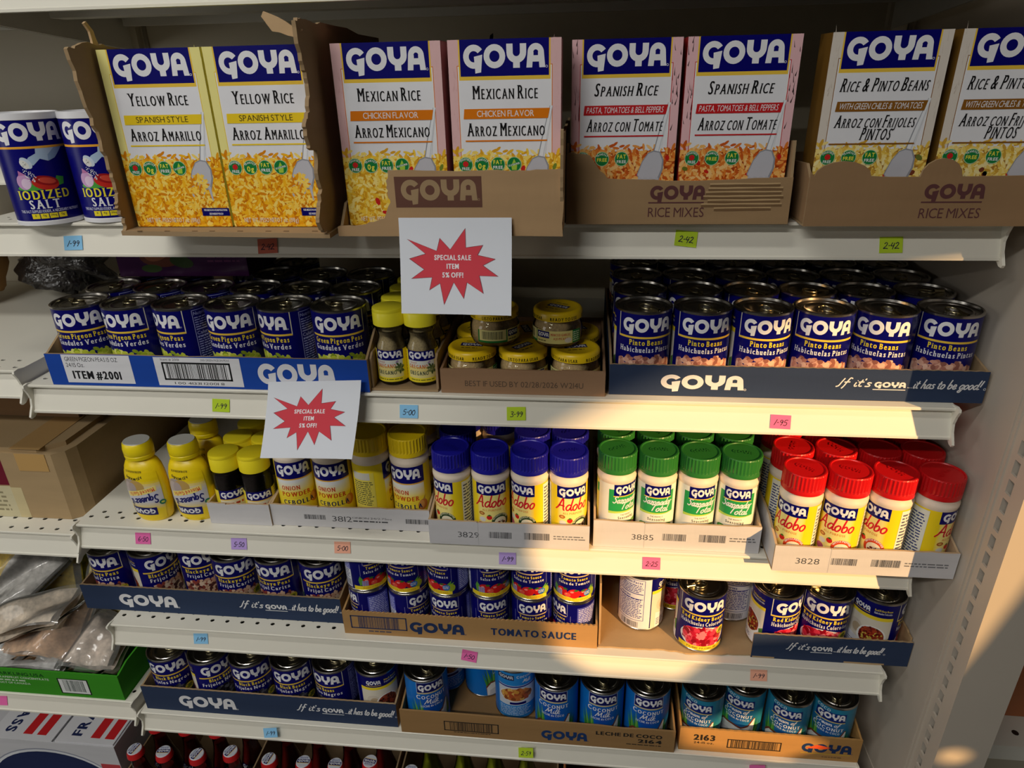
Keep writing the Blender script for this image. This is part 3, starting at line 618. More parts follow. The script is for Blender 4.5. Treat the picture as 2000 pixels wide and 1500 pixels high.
def squeeze_bottle(label, group):
    root = thing('squeeze_bottle', label, 'bottle', group); h = .122; yel = C(248, 216, 20)
    pr = [(.0, .0), (.0235, .0), (.0262, .004), (.0285, .018), (.030, .035), (.0302, .055), (.0288, .072), (.0265, .084), (.023, .0915), (.0185, .095), (.0165, .097), (.0165, .100)]
    m = MB(); m.lathe(pr, PLASTIC, yel, 52, 1, .68)
    def rad(v):
        z = v * MM
        for i in range(2, len(pr) - 1):
            if pr[i][1] <= z <= pr[i + 1][1]:
                t = (z - pr[i][1]) / (pr[i + 1][1] - pr[i][1]); return pr[i][0] + t * (pr[i + 1][0] - pr[i][0])
        return pr[2][0]
    def fn(u, v, l):
        r0 = rad(v); a = u / 30.; q = r0 + .0004 + l * MM; return (q * sin(a), -.68 * q * cos(a) - .0 , v * MM)
    L = Lab(.03); gr = C(214, 212, 220)
    # the print reads upside down: build it reading up, then turn it half round
    G = Lab(.03)
    rows = 22
    for k in range(rows):
        v0 = 6 + k * 3.4; t = k / (rows - 1)
        f = 0 if t < .18 else min(1, (t - .18) / .2); f2 = 1 if t < .62 else max(0, 1 - (t - .62) / .2); f = f * f2
        c = tuple(yel[i] + (gr[i] - yel[i]) * f for i in range(4)); G.rect(-30, v0, 34, v0 + 3.4, c, True)
    G.up(); G.ell(-12, 58, 15, 12, C(176, 160, 150), n=22); G.ell(-2, 58, 12, 11, C(196, 160, 90)); G.ell(-17, 56, 8, 9, C(196, 182, 178)); G.ell(-9, 56, 7, 9, C(182, 166, 162))
    band = [(-22, 40), (26, 52), (26, 60), (-22, 48)]
    G.poly(band, C(250, 232, 130)); L.p += G.p; L.k = G.k
    def flip(draw):
        q = Lab(.03); q.k = L.k; draw(q); L.p += [([(-x, -y) for x, y in p], c, k) for p, c, k in q.p]; L.k = q.k
    flip(lambda q: q.text('Minced Garlic', -2, -52.5, 6, C(222, 70, 40), 'SB', w=42, rot=.25))
    flip(lambda q: q.script('Squeez-it', -3, -41, 12, C(30, 34, 110), .085, w=46, rot=.22, shear=.1))
    flip(lambda q: (q.poly([(-20, -25), (20, -25), (20, -12), (-20, -12)], NAVY), q.logo(0, -22, 34, WHITE, 7.5)))
    flip(lambda q: q.text('AJO MOLIDO', 3, -73, 3.4, C(60, 56, 40), 'B', w=26, arc=24)); flip(lambda q: q.text('REFRIGERATE', 3, -84, 3, C(120, 110, 40), 'SB', w=28))
    L.ell(31, 32, 5.5, 4, C(30, 120, 90)); L.ell(31, 32, 3, 1.6, C(200, 210, 90))
    m.art(L, fn, PLASTIC, cut=3, cutv=3); m.build('body', root)
    m = MB(); m.lathe([(.0165, .098), (.0195, .0985), (.0200, .1035), (.0194, .1042), (.0200, .105), (.0202, .113), (.0190, .1205), (.0178, h), (0, h)], PLASTIC, C(248, 222, 20), 44, 1, .9)
    m.lathe([(.0176, h + .0002), (.0172, h + .0008), (0, h + .0008)], PLASTIC, C(206, 206, 200), 40, 1, .9)
    m.build('cap', root); return root
def salt_can(label, group):
    root = thing('salt_canister', label, 'canister', group); r = .0365; h = .126; R = 36.6; cir = 2 * pi * R; hw = cir / 2
    m = MB(); m.lathe([(0, .002), (r - .002, .002), (r - .001, 0), (r + .0006, .0006), (r + .0006, .005), (r, .0055), (r, h - .008), (r + .0008, h - .0075), (r + .0008, h - .0006), (r - .0015, h), (r - .0025, h - .003), (0, h - .003)], PRINT, C(232, 232, 236), 48); m.build('body', root)
    L = Lab(.008); L.rect(-hw, 6, hw, h * 1000 - 8, C(12, 10, 112)); L.logo(0, 95.5, 72, WHITE, 20); L.rect(-46, 87.5, 46, 90, C(244, 176, 60))
    # pouring shaker, onion, tomato
    L.shape([(-10, 72), (-5, 78), (3, 82), (4, 87.4), (34, 87.4), (22, 76), (14, 73), (6, 76), (-2, 69)], C(176, 200, 226)); L.shape([(14, 73), (22, 76), (34, 87.4), (24, 87.4), (15, 80)], C(140, 168, 204)); L.ell(-9, 72, 7.4, 4.6, C(206, 220, 236), -.9); L.ell(-11, 70.6, 5.8, 3.6, C(232, 232, 226), -.9)
    for q in range(5): L.ell(-12.5 + (q * 1.7) % 4, 69 + (q * 1.3) % 4, .6, .6, C(120, 120, 120), n=6, hold=True)
    L.ell(-2, 46, 24, 4.5, C(80, 170, 70), .1); L.poly([(12, 44), (24, 46), (26, 54), (18, 56)], C(70, 160, 60)); L.ell(-17, 51, 8, 9, C(206, 160, 206)); L.ell(-15, 49, 5, 6, C(232, 206, 232)); L.poly([(-21, 58), (-13, 59), (-20, 64)], C(190, 120, 170)); L.ell(5, 49, 14, 8, C(206, 50, 40), -.15); L.ell(6, 51.5, 13, 5.4, C(160, 30, 34), -.2); L.ell(7, 51.5, 9, 3.4, C(214, 76, 60), -.2)
    R_ = random.Random(3)
    for q in range(60): t = R_.random(); L.ell(-13 + t * 8 + R_.uniform(-3, 3) * (1 + t), 67 - t * 16, .55, .55, WHITE, n=5, hold=True)
    L.text('IODIZED', 0, 31, 10, C(246, 232, 60), 'SB', w=56); L.text('SALT', -2, 20, 10, WHITE, 'SB', w=33); L.text('THIS SALT SUPPLIES IODIDE, A NECESSARY NUTRIENT', 2, 15.6, 3, C(214, 216, 240), 'B', w=66)
    for q in range(4): L.rect(-19 + q * 9.4, 7.5 + 1.0, -10.6 + q * 9.4, 14 + .4, C(246, 226, 50)); L.text(('0', '0g', '590mg', '0g')[q], -14.8 + q * 9.4, 11, 2.2, C(40, 40, 60), 'B', maxw=6)
    m = MB(); m.art(L, on_can(R), cut=cir / 60); m.build('label', root); return root
def sauce_bottle(kind, label, group):
    root = thing('glass_bottle', label, 'bottle', group); h = .25; body = C(120, 26, 22) if kind == 'red' else C(150, 156, 36)
    pr = [(0, 0), (.022, 0), (.0255, .004), (.0255, .135), (.024, .150), (.019, .172), (.0145, .195), (.0125, .215), (.0125, .238)]
    m = MB(); m.lathe([(0, .003)] + [(a - .0018, max(b, .003)) for a, b in pr[1:-2]] + [(.0105, .212), (0, .212)], PLASTIC, body, 30); m.build('sauce', root)
    m = MB(); m.lathe(pr, GLASS, WHITE, 36); m.build('glass', root)
    m = MB(); cc = C(206, 30, 34); m.lathe([(.0150, .2375), (.0165, .236), (.0155, .2435), (.014, .248), (.0125, h)], PLASTIC, cc, 42, ribs={1})
    m.lathe([(.0135, .249), (.0125, h + .0002), (0, h + .0002)], PLASTIC, C(226, 228, 236), 36)
    L = Lab(.03); L.k = .3; L.rect(-11.5, -3.2, 11.5, 4.0, NAVY); L.logo(0, -1.6, 20, WHITE, 4.6, False); L.rect(-11, -4.4, 11, -3.4, GOLD); L.fine(-8, 5, 8, 9.5, 2, C(70, 80, 150), 2)
    m.art(L, lambda u, v, l: (u * MM, v * MM, h + l * MM)); m.build('crown_cap', root)
    L = Lab(.008); R = 23.0; L.rect(-17, 0, 17, 11, NAVY); L.logo(0, 2.6, 29, WHITE, 7); L.rect(-17, -1.6, 17, 0, GOLD)
    m = MB(); m.art(L, lambda u, v, l: ((.0252 - v * .00036 + l * MM) * sin(u / 21.), -(.0252 - v * .00036 + l * MM) * cos(u / 21.), .146 + v * MM), cut=3)
    L = Lab(.008); L.rect(-36, 20, 36, 120, C(236, 226, 196) if kind == 'red' else C(240, 236, 180)); L.rect(-34, 88, 34, 112, NAVY); L.logo(0, 93, 46, WHITE, 14)
    m.art(L, on_can(25.7), cut=4); m.build('label', root); return root

# ------------------------------------------------------------------ rice boxes
def rice_box(kind, label, group):
    K = {'yellow': dict(t='Yellow Rice', band='SPANISH STYLE', s=['Arroz Amarillo'], bc=C(242, 208, 40), bt=C(60, 50, 30), side=C(246, 236, 130), edge=C(244, 234, 150), g=[C(250, 186, 32), C(240, 164, 20), C(255, 206, 70), C(222, 136, 14), C(255, 222, 110)], base=C(206, 120, 10), it=0),
         'mexican': dict(t='Mexican Rice', band='CHICKEN FLAVOR', s=['Arroz Mexicano'], bc=C(226, 124, 20), bt=WHITE, side=C(206, 150, 150), edge=C(232, 190, 190), g=[C(248, 206, 66), C(242, 190, 50), C(252, 222, 110), C(226, 166, 36), C(255, 232, 140)], base=C(206, 146, 30), it=0),
         'spanish': dict(t='Spanish Rice', band='PASTA, TOMATOES & BELL PEPPERS', s=['Arroz con Tomate'], bc=C(200, 36, 40), bt=WHITE, side=C(180, 40, 44), edge=C(236, 190, 194), g=[C(240, 158, 74), C(228, 126, 46), C(248, 186, 100), C(206, 92, 30), C(250, 202, 130)], base=C(170, 66, 24), it=.16),
         'pinto': dict(t='Rice & Pinto Beans', band='WITH GREEN CHILES & TOMATOES', s=['Arroz con Frijoles', 'Pintos'], bc=C(142, 92, 30), bt=WHITE, side=C(120, 86, 34), edge=C(226, 216, 204), g=[C(244, 214, 110), C(236, 196, 80), C(250, 226, 140), C(214, 166, 60), C(252, 236, 170)], base=C(176, 126, 50), it=.2)}[kind]
    root = thing('rice_box', label, 'box', group); w, h, d = 112., 180., .040; hw = w / 2; sh = K['it']; cond = 'S' if sh == 0 else 'S'
    m = MB(); m.box((-hw * MM, .0003, .0004), (hw * MM, d, h * MM), PRINT, K['side']); m.build('carton', root)
    L = Lab(.008); L.rect(-hw, 0, hw, h, K['edge'])
    R = random.Random(kind)
    for q in range(26):     # marbled border
        x = R.choice((-1, 1)) * R.uniform(47, 55); y = R.uniform(84, 176); c = tuple(K['edge'][i] * .62 + K['side'][i] * .38 for i in range(3)) + (1,)
        L.poly([(x - .8, y), (x + .2, y - 1), (x + R.uniform(-2, 2), y + R.uniform(5, 12))], c, True)
    rim = K['bc']; L.rect(-47.5, 60, 47.5, 157, rim); L.rect(-46.8, 60, 46.8, 156.3, C(240, 238, 238)); L.rect(-45.6, 60, 45.6, 155, C(236, 236, 240))
    L.rect(-45.5, 143.5, 45.5, h, GOLD); L.rect(-44, 147, 44, h + .02, C(10, 8, 108))
    L.logo(-1, 154, 80, WHITE, 21.5)
    # the rice
    L.shape([(-hw, 0), (hw, 0), (hw, 74), (44, 70), (30, 72), (16, 68), (0, 72), (-16, 69), (-30, 73), (-46, 69), (-hw, 72)], K['base'])
    L.grains(-hw, 0, hw, 70, 1250, 8.4, 3.1, K['g'], 5, rag=9, side=8)
    ex = {'mexican': [C(206, 40, 36)] * 7 + [C(120, 140, 50)] * 4, 'spanish': [C(206, 40, 30)] * 8 + [C(110, 120, 40)] * 4, 'pinto': [C(124, 62, 40)] * 9 + [C(110, 120, 50)] * 8 + [C(196, 60, 40)] * 4, 'yellow': []}[kind]
    for q, c in enumerate(ex):
        x, y = R.uniform(-52, 52), R.uniform(6, 66); L.up() if q % 4 == 0 else None; L.ell(x, y, R.uniform(2.2, 4.4), R.uniform(1.8, 3), c, R.uniform(0, 3), 7, True)
    # fork
    L.up(); st = C(206, 208, 214); st2 = C(150, 152, 160); st3 = C(236, 238, 242)
    for dx, c in ((0, st2), (.9, st3), (2.2, st)): L.shape([(44.8 + dx * .5, 119), (47.2 + dx * .5, 119), (41 + dx * 1.3, 86), (38.4 + dx * 1.2, 68), (32 + dx * 1.2, 68), (36.4 + dx * 1.2, 88)], c) if dx < 1 else L.shape([(46 + dx * .4, 117), (46.4 + dx * .4, 117), (36 + dx * 1.2, 70), (34.9 + dx * 1.2, 70)], c)
    L.shape([(27, 69), (33, 71.5), (40, 70), (44, 62), (44, 52), (40, 40), (20, 40), (16, 46), (21, 60)], st2); L.shape([(27.5, 68), (33, 70), (39, 69), (42.5, 61), (42, 52), (38, 41.5), (20.5, 41.5), (17, 46), (22, 60)], C(196, 196, 204))
    for k in range(4): x = 18 + k * 6; L.poly([(x, 44), (x + 3.6, 43), (x - 1 + (k == 3) * 5, 28), (x - 2.6 + (k == 3) * 5, 29)], C(190, 190, 198))
    if kind != 'yellow': L.grains(4, 22, 36, 38, 60, 8.6, 2.9, K['g'], 8, lambda x, y: ((x - 18) / 15) ** 2 + ((y - 30) / 7) ** 2 < 1)
    else:
        L.grains(2, 18, 40, 58, 260, 8, 2.7, K['g'][1:] + [C(255, 214, 90)], 9, lambda x, y: ((x - 22 - (y - 38) * .3) / 13) ** 2 + ((y - 38) / 18) ** 2 < 1)
    L.text(K['t'], 0, 126, 12.5, BLACK, cond, w=66 if kind != 'pinto' else 84, small=.76, shear=sh)
    b0 = 107.5; L.poly([(-43, b0), (43, b0), (45, b0 + 9.5), (-42, b0 + 9.5)], K['bc']); L.text(K['band'], 0, b0 + 2, 5.8, K['bt'], 'R', w=58 if len(K['band']) < 16 else 80, shear=sh)
    if kind == 'pinto':
        L.text('Arroz con Frijoles', -3, 92, 12, BLACK, cond, w=78, small=.74, shear=sh); L.text('Pintos', 0, 80, 12, BLACK, cond, w=30, small=.9, shear=sh); L.rect(-44, 75.5, 40, 77, K['bc'])
    else: L.text(K['s'][0], 0, 91, 12.5, BLACK, cond, w=80, small=.76, shear=sh); L.rect(-42, 85.6, 42, 87, K['bc'])
    # badges
    n = 4 if kind in ('yellow', 'mexican') else 3; sp = 17 if n == 4 else 21
    for k in range(n):
        x, y = -43 + k * sp, 63; L.ell(x, y, 7.6, 7.6, C(190, 222, 180), n=22); L.ell(x, y, 7, 7, C(26, 128, 62), n=22)
        if k == 0: L.ell(x, y + .6, 3, 3, C(206, 40, 40), n=10); L.text('CHOLESTEROL', x, y + 4.6, 1.7, WHITE, 'B', w=11, arc=6); L.text('FREE', x, y - 5.4, 2.7, WHITE, 'B', w=8)
        elif k == 1: L.text('TRANS FAT', x, y + 4, 2, WHITE, 'B', w=11, arc=6); L.text('0g' if n == 4 else 'FREE', x, y - 4 if n == 4 else y - 2.6, 5 if n == 4 else 3.4, C(240, 232, 80), 'B', maxw=11)
        elif k == 2: L.text('FAT', x, y + .4, 4, C(240, 232, 80), 'B', w=9.4); L.text('FREE', x, y - 4.4, 3, WHITE, 'B', w=10)
        else: L.poly([(x - 2.4, y - 5.6), (x + 2.4, y - 5.6), (x + 3, y - 1), (x, y + 5.4), (x - 3, y - 1)], C(170, 206, 70)); L.poly([(x - 7, y - 2.6), (x + 6.6, y + 1), (x + 6.8, y + 3), (x - 7, y - .6)], C(26, 128, 62)); L.text('GLUTEN FREE', x, y - .9, 1.7, WHITE, 'B', w=12, rot=.24)
    L.text('NET WT./PESO NETO 7 oz. (198g)', -12, 5, 4.6, C(244, 226, 190), 'B', w=62)
    if kind == 'yellow': L.rect(24, 12, 55.5, 20.5, NAVY); L.text('FOR MICROWAVE INSTRUCTIONS', 40, 17.2, 2, WHITE, 'B', w=27); L.text('SEE INSIDE POUCH', 40, 13.2, 2, WHITE, 'B', w=16)
    m = MB(); m.art(L, on_front(0)); m.build('front_panel', root)
    return root

def face(x, y, rel): return rel - math.atan2(x - .7639, y + .7857)   # turn a label about as far as the shopper sees it turned

# ------------------------------------------------------------------ the room
def setting(mb, name):
    o = mb.build(name); o['kind'] = 'structure'; return o
m = MB(); m.box((-3, -4, -1.42), (3.6, .6, -1.40), FLOORM, WHITE); setting(m, 'floor')
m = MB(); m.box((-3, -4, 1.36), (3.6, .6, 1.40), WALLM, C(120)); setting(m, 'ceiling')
BACKC = C(206, 196, 172)
m = MB(); m.box((-3, .432, -1.40), (3.6, .47, 1.36), PAINT, BACKC)
for x in (-1.22, 0, 1.22): m.box((x - .014, .419, -1.40), (x + .014, .432, 1.0), PAINT, BACKC); m.box((x + .02, .428, -1.40), (x + .026, .432, 1.0), PAINT, C(150, 140, 120))
setting(m, 'wall_back')
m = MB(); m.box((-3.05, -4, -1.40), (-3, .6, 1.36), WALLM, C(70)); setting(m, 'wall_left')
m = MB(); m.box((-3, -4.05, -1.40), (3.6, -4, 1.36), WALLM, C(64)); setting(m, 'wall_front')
WX = 2.5
def to_mask(p):
    t = (WX - p[0]) / .83; return (-t, p[1] + .46 * t)
lit = [(.715, -.20), (.80, -.14), (.88, -.095), (.95, -.055), (1.02, -.022), (1.19, .0), (1.215, -.10), (1.21, -.2), (1.222, -.32), (1.20, -.42), (1.178, -.50), (1.16, -.555), (1.02, -.575), (.965, -.612), (.92, -.648), (.79, -.648), (.745, -.62), (.70, -.44)]
holes = [[to_mask(p) for p in lit], [to_mask(p) for p in [(.93, -.75), (1.10, -.735), (1.17, -.78), (1.10, -.815), (.95, -.80)]], [to_mask((.70 + .018 * cos(a * pi / 5), .130 + .014 * sin(a * pi / 5))) for a in range(10)], [to_mask((1.192 + .02 * cos(a * pi / 5), -.700 + .014 * sin(a * pi / 5))) for a in range(10)]]  # made-up openings, outlined to cast the sun patches on the shelves
outer = [(-4, -1.40), (.43, -1.40), (.43, 1.36), (-4, 1.36)]
loops = [outer] + holes; flat = [p for l in loops for p in l]
tri = tessellate_polygon([[Vector((p[0], p[1], 0)) for p in l] for l in loops])
m = MB(); m.add([(WX, p[0], p[1]) for p in flat], [tuple(t) for t in tri], WALLM, C(64)); setting(m, 'wall_right_sun_mask')  # unseen wall, added to mask the sun except through these openings

# ------------------------------------------------------------------ shelves
SHELF = C(232, 228, 214)
def shelf(label, x0, x1, zl, y0=0, hole_rows=(.022, .035), back=.425):
    root = thing('shelf', label, 'shelf', 'cream steel shelves', (x0, y0, zl)); w = x1 - x0; zt = .041; dp = back - y0
    m = MB(); n = int(w / .0254); p = w / n; ys = sorted(hole_rows); y = 0.0; r = .0036
    for i, hy in enumerate(ys):
        ya = y; yb = (hy + ys[i + 1]) / 2 if i + 1 < len(ys) else hy + .0065
        off = p * .5 if i % 2 else 0
        if off: m.add([(0, ya, zt), (off, ya, zt), (off, yb, zt), (0, yb, zt)], [(0, 1, 2, 3)], PAINT, SHELF)
        for k in range(n - (1 if off else 0)):
            xa = off + k * p; cx = xa + p / 2; sq = []; oc = []
            for q in range(8):
                a = q * pi / 4; dx, dy = cos(a), sin(a); oc.append((cx + r * dx, hy + r * dy))
                sq.append((cx + (p / 2 if dx > .1 else -p / 2 if dx < -.1 else 0), yb if dy > .1 else ya if dy < -.1 else hy))
            m.add([(a, b, zt) for a, b in sq] + [(a, b, zt) for a, b in oc], [(q, (q + 1) % 8, 8 + (q + 1) % 8, 8 + q) for q in range(8)], PAINT, SHELF)
            m.add([(a, b, zt) for a, b in oc] + [(a, b, zt - .0015) for a, b in oc], [(q, (q + 1) % 8, 8 + (q + 1) % 8, 8 + q) for q in range(8)], PAINT, SHELF)
        if off: e = off + (n - 1) * p; m.add([(e, ya, zt), (w, ya, zt), (w, yb, zt), (e, yb, zt)], [(0, 1, 2, 3)], PAINT, SHELF)
        y = yb
    m.add([(0, y, zt), (w, y, zt), (w, dp, zt), (0, dp, zt)], [(0, 1, 2, 3)], PAINT, SHELF)
    m.box((.003, .012, zt - .018), (w - .003, dp, zt - .0165), PAINT, C(120, 114, 100)); m.box((0, dp - .004, zt - .018), (w, dp, zt - .0002), PAINT, SHELF)
    m.build('deck', root)
    m = MB(); pr = [(.004, .0409), (0, .0409), (-.0012, .0400), (-.0012, .0376), (.0055, .0362), (.0072, .0335), (-.0030, .0042), (-.0046, .0028), (-.0046, 0), (0, -.0004), (.004, .0012), (.0095, .030), (.0095, .038)]
    m.slab([(a, b) for a, b in pr], .003, w - .003, 'yz', PAINT, SHELF); m.build('price_rail', root)
    for xs in (0, w - .003):
        m = MB(); pr = [(dp, zt - .001), (.01, zt), (0, .0430), (-.0075, .0420), (-.0085, .0385), (-.0045, .030), (-.0020, .020), (-.0045, .010), (-.0100, .001), (-.0125, -.0035), (-.0105, -.0065), (-.0050, -.0058), (.002, -.0010), (.03, .0), (.10, .002), (dp, -.024)]
        m.slab(pr, xs, xs + .003, 'yz', PAINT, SHELF); m.build('end_bracket', root)
    m = MB(); m.box((.02, .215, zt - .030), (w - .02, .245, zt - .018), PAINT, SHELF); m.box((.01, dp - .03, zt - .030), (w - .01, dp - .018, zt - .018), PAINT, SHELF); m.build('stiffener', root)
    return root
zL = [0, -.2218, -.4554, -.6539, -.8564]; D = [z + .041 for z in zL]
shelf('top cream shelf above the rice boxes, only its front edge and underside seen', 0, 1.214, .268)
shelf('unseen cream shelf added above the rice box bay to block ceiling light', 0, 1.214, .56)  # unseen shelf, added to keep lamp light off the upper end panel
shelf('top cream shelf edge in the upper left corner of the photo', -1.21, -.004, .268)
for z, t in zip(zL, ('first long cream shelf, carrying the salt and the rice boxes', 'second long cream shelf, carrying pigeon peas, oregano, garlic and pinto beans', 'third long cream shelf, carrying the spice jars and squeeze bottles', 'fourth long cream shelf, carrying blackeye peas, tomato sauce and kidney beans', 'lowest long cream shelf, carrying black beans and coconut cans')):
    shelf(t, 0, 1.214, z)
shelf('cream shelf end just visible left of the salt canisters', -1.21, -.004, .073, .10)
shelf('cream shelf at the left with a brown bag and black plastic far back', -1.21, -.004, -.2005, 0, (.011, .035))
shelf('cream shelf at the left under the big brown carton', -1.21, -.004, -.4745, 0, (.011, .035))
shelf('cream shelf at the left under the green juice tray', -1.21, -.004, -.833, 0)
base = thing('base_shelf', 'cream base shelf at the bottom under the sauce bottles', 'shelf', None, (-1.21, 0, -1.40))
m = MB(); m.box((0, 0, .135), (2.424, .425, .15), PAINT, SHELF); m.build('deck', base); m = MB(); m.box((0, .01, .0), (2.424, .02, .135), PAINT, SHELF); m.build('kick_plate', base)

# end panel with the slotted post
PANEL = C(192, 182, 168)
ep = thing('end_panel', 'beige steel end panel with slotted post to the right of the shelves', 'panel', None, (1.2515, -.098, -1.40))
m = MB(); m.box((0, .058, 0), (.03, .528, 2.6), PAINT, PANEL)
for y in (.043, .051): m.box((-.0022, y, 0), (0, y + .003, 2.6), PAINT, PANEL)
for z in (.55, 1.0, 1.5): m.box((-.0012, .10, z), (0, .49, z + .0025), PAINT, PANEL)
m.build('panel', ep)
m = MB(); s0, s1 = .0215, .0325; N = 100
m.box((0, .0, 0), (.065, s0, 2.6), PAINT, PANEL); m.box((0, s1, 0), (.065, .058, 2.6), PAINT, PANEL); m.box((.008, s0, 0), (.065, s1, 2.6), PAINT, C(66, 68, 64))  # dark back plate paints in the shade inside the slots
for k in range(N): z = .02 + k * .0254; m.box((0, s0, z), (.003, s1, z + .0075), PAINT, PANEL)
m.box((0, s0, 0), (.0095, s1, .02), PAINT, PANEL); m.box((0, s0, .02 + N * .0254), (.0095, s1, 2.6), PAINT, PANEL)
m.build('slotted_post', ep)
# what is seen past the post at the right edge
r = thing('pegboard', 'orange brown pegboard at the right edge, past the slotted post', 'pegboard', None, (1.40, .24, -.95))
m = MB(); m.box((0, 0, 0), (.6, .008, .75), PAINT, C(176, 104, 62))
for i in range(12):
    for j in range(14):
        cx, cz = .02 + i * .05 + (.012 if j % 2 else 0), .03 + j * .05; m.add([(cx + .005 * cos(a * pi / 4), -.0006, cz + .005 * sin(a * pi / 4)) for a in range(8)], [tuple(range(8))], PAINT, C(30, 24, 20))
m.build('board', r)
r = thing('shelf', 'small perforated cream shelf at the lower right edge beyond the post', 'shelf', None, (1.40, .172, -.957))
m = MB(); m.box((0, 0, 0), (.6, .25, .006), PAINT, SHELF)
for i in range(10): cx = .137 + i * .0508; m.add([(cx + .006 * cos(a * pi / 6), .03 + .006 * sin(a * pi / 6), .0066) for a in range(12)], [tuple(range(12))], PAINT, C(40, 36, 32))
m.build('deck', r); m = MB(); m.box((0, 0, -.03), (.6, .003, 0), PAINT, SHELF); m.build('front_lip', r)

# ------------------------------------------------------------------ open trays and cartons
def saw(x0, x1, z, step, amp, seed=0):
    R = random.Random(seed); out = []; x = x0; k = 0
    while x < x1: out.append((x, z + (amp if k % 2 else 0) * R.uniform(.6, 1))); x += step; k += 1
    return out + [(x1, z)]
def tray(label, x0, x1, yf, z, hf, hs, depth, out, ink, top=None, board=KRAFT, group='open cardboard trays on the shelves', front=True, slope=.05, t=.003, side=True, rot=0, hb=None, name='cardboard_tray'):
    w = x1 - x0; root = thing(name, label, 'tray', group, (x0, yf, z + .0004), (0, 0, rot))
    m = MB(); m.box((.0005 if front else 0, .0005 if front else 0, .0003), (w - .0005, depth - .0005, t), CARD, board); m.build('bottom', root)
    if front:
        m = MB(); prof = top or saw(0, w, hf, .006, .0007, int(x0 * 1000))
        pts = [(0, t)] + [p for p in prof if 0 <= p[0] <= w] if prof else []
        pts = [(0, 0), (w, 0)] + [p for p in reversed(prof)]
        m.slab(pts, 0, t, 'xz', CARD, board, out)
        if ink:
            L = Lab(.008); ink(L, w * 1000, hf * 1000); m.art(L, on_front(0), CARD)
        m.build('front_panel', root)
    if side:
        for xs in (0, w - t):
            m = MB(); pts = [(t + .0002, t), (depth, t), (depth, hb or hs), (slope, hs), (t + .0002, hf * .98)]
            m.slab(pts, xs, xs + t, 'yz', CARD, board, out if xs == 0 else None); m.box((xs - .0002 if xs == 0 else xs + t, t, 0), (xs if xs == 0 else xs + t + .0002, depth, .002), CARD, board); m.build('side_panel', root)
        m = MB(); m.box((t, depth - t, t), (w - t, depth, hb or hs), CARD, board); m.build('back_panel', root)
    return root
NAVYC = C(46, 60, 88)
def ink_navy(logo=True, ww=1.0):
    def f(L, w, h):
        c = C(226, 226, 228)
        if logo: L.logo(w * .255, h * .24, w * .225, c, h * .47)
        x = w * .80 if logo else w * .52; s = 1 if logo else 1.62; k = w * .385 * s / 2
        L.script("If it's", x - k * .72, h * .46, h * .25, c, .075, w=k * .46, align='c', rot=0)
        L.logo(x - k * .24, h * .44, k * .42, c, h * .18, False); L.rect(x - k * .46, h * .36, x - k * .02, h * .385, c)
        L.script("...it has to be good!", x + k * .48, h * .44, h * .27, c, .07, w=k * .96); L.ring(x + k * 1.02, h * .45, 1.6, 1.1, c, n=8)
    return f
def ink_kraft_goya(L, w, h): pass

# --- top shelf: rice cases
def rag(pts, amp, seed, n=6):
    R = random.Random(seed); out = []
    for i in range(len(pts) - 1):
        a, b = pts[i], pts[i + 1]
        for k in range(n):
            t = k / n; j = 0 if k == 0 else amp; out.append((a[0] + (b[0] - a[0]) * t + R.uniform(-j, j), a[1] + (b[1] - a[1]) * t + R.uniform(-j, j)))
    return out + [pts[-1]]
z = D[0]
yc = thing('torn_carton', 'torn open brown carton around the two yellow rice boxes', 'carton', 'rice cartons on the top shelf', (.252, -.078, z + .0004))
m = MB(); m.slab([(0, .004), (.243, -.008), (.243, .26), (0, .26)], 0, .005, 'xy', CARD, KRAFT)
for k in range(8): m.box((.02 + k * .028 + (k % 3) * .004, .002, .0051), (.026 + k * .028 + (k % 3) * .004, .0035, .0054), CARD, C(90, 66, 44))
m.build('bottom', yc)
m = MB(); m.slab(rag([(.006, .005), (.26, .005), (.26, .182), (.05, .19), (.012, .192), (-.012, .186), (-.006, .14), (.004, .10), (.006, .07), (.010, .045), (.002, .03), (.012, .018), (.006, .005)], .0022, 4, 5), 0, .004, 'yz', CARD, KRAFT)
m.slab(rag([(.03, .188), (.04, .19), (.036, .204), (.028, .212), (.024, .21), (.03, .203), (.03, .188)], .001, 5, 2), .0005, .003, 'yz', CARD, KRAFTL); m.build('side_panel', yc)
m = MB(); m.slab(rag([(.006, .005), (.26, .005), (.26, .2), (.05, .206), (.0, .206), (-.016, .204), (-.012, .17), (-.004, .15), (-.010, .125), (-.026, .112), (-.022, .092), (-.004, .088), (-.010, .07), (-.004, .05), (-.016, .035), (-.024, .02), (-.014, .008), (.006, .005)], .0024, 7, 5), .236, .240, 'yz', CARD, KRAFT)
m.slab(rag([(.212, .196), (.236, .190), (.242, .197), (.226, .204), (.206, .213), (.203, .209), (.212, .196)], .0012, 9, 3), -.006, -.003, 'xz', CARD, KRAFTL); m.build('side_panel', yc)
m = MB(); m.box((.004, .256, .005), (.236, .26, .19), CARD, KRAFT); m.build('back_panel', yc)
def ink_mex(L, w, h): L.rect(w * .035, 30, w * .565, 61, C(104, 70, 58)); L.logo(w * .30, 37, w * .46, KRAFT, 21)
mc = thing('torn_carton', 'brown carton with torn left front around the two pink rice boxes', 'carton', 'rice cartons on the top shelf', (.501, -.076, z + .0004))
m = MB(); m.box((.0005, .0005, .0003), (.239, .26, .004), CARD, KRAFT); m.build('bottom', mc)
m = MB(); m.slab(rag([(0, 0), (.2395, 0), (.2395, .068), (.205, .0655), (.15, .066), (.06, .067), (.057, .05), (.060, .035), (.052, .018), (.03, .012), (0, .010)], .0009, 11, 5), 0, .004, 'xz', CARD, KRAFT, C(176, 144, 106))
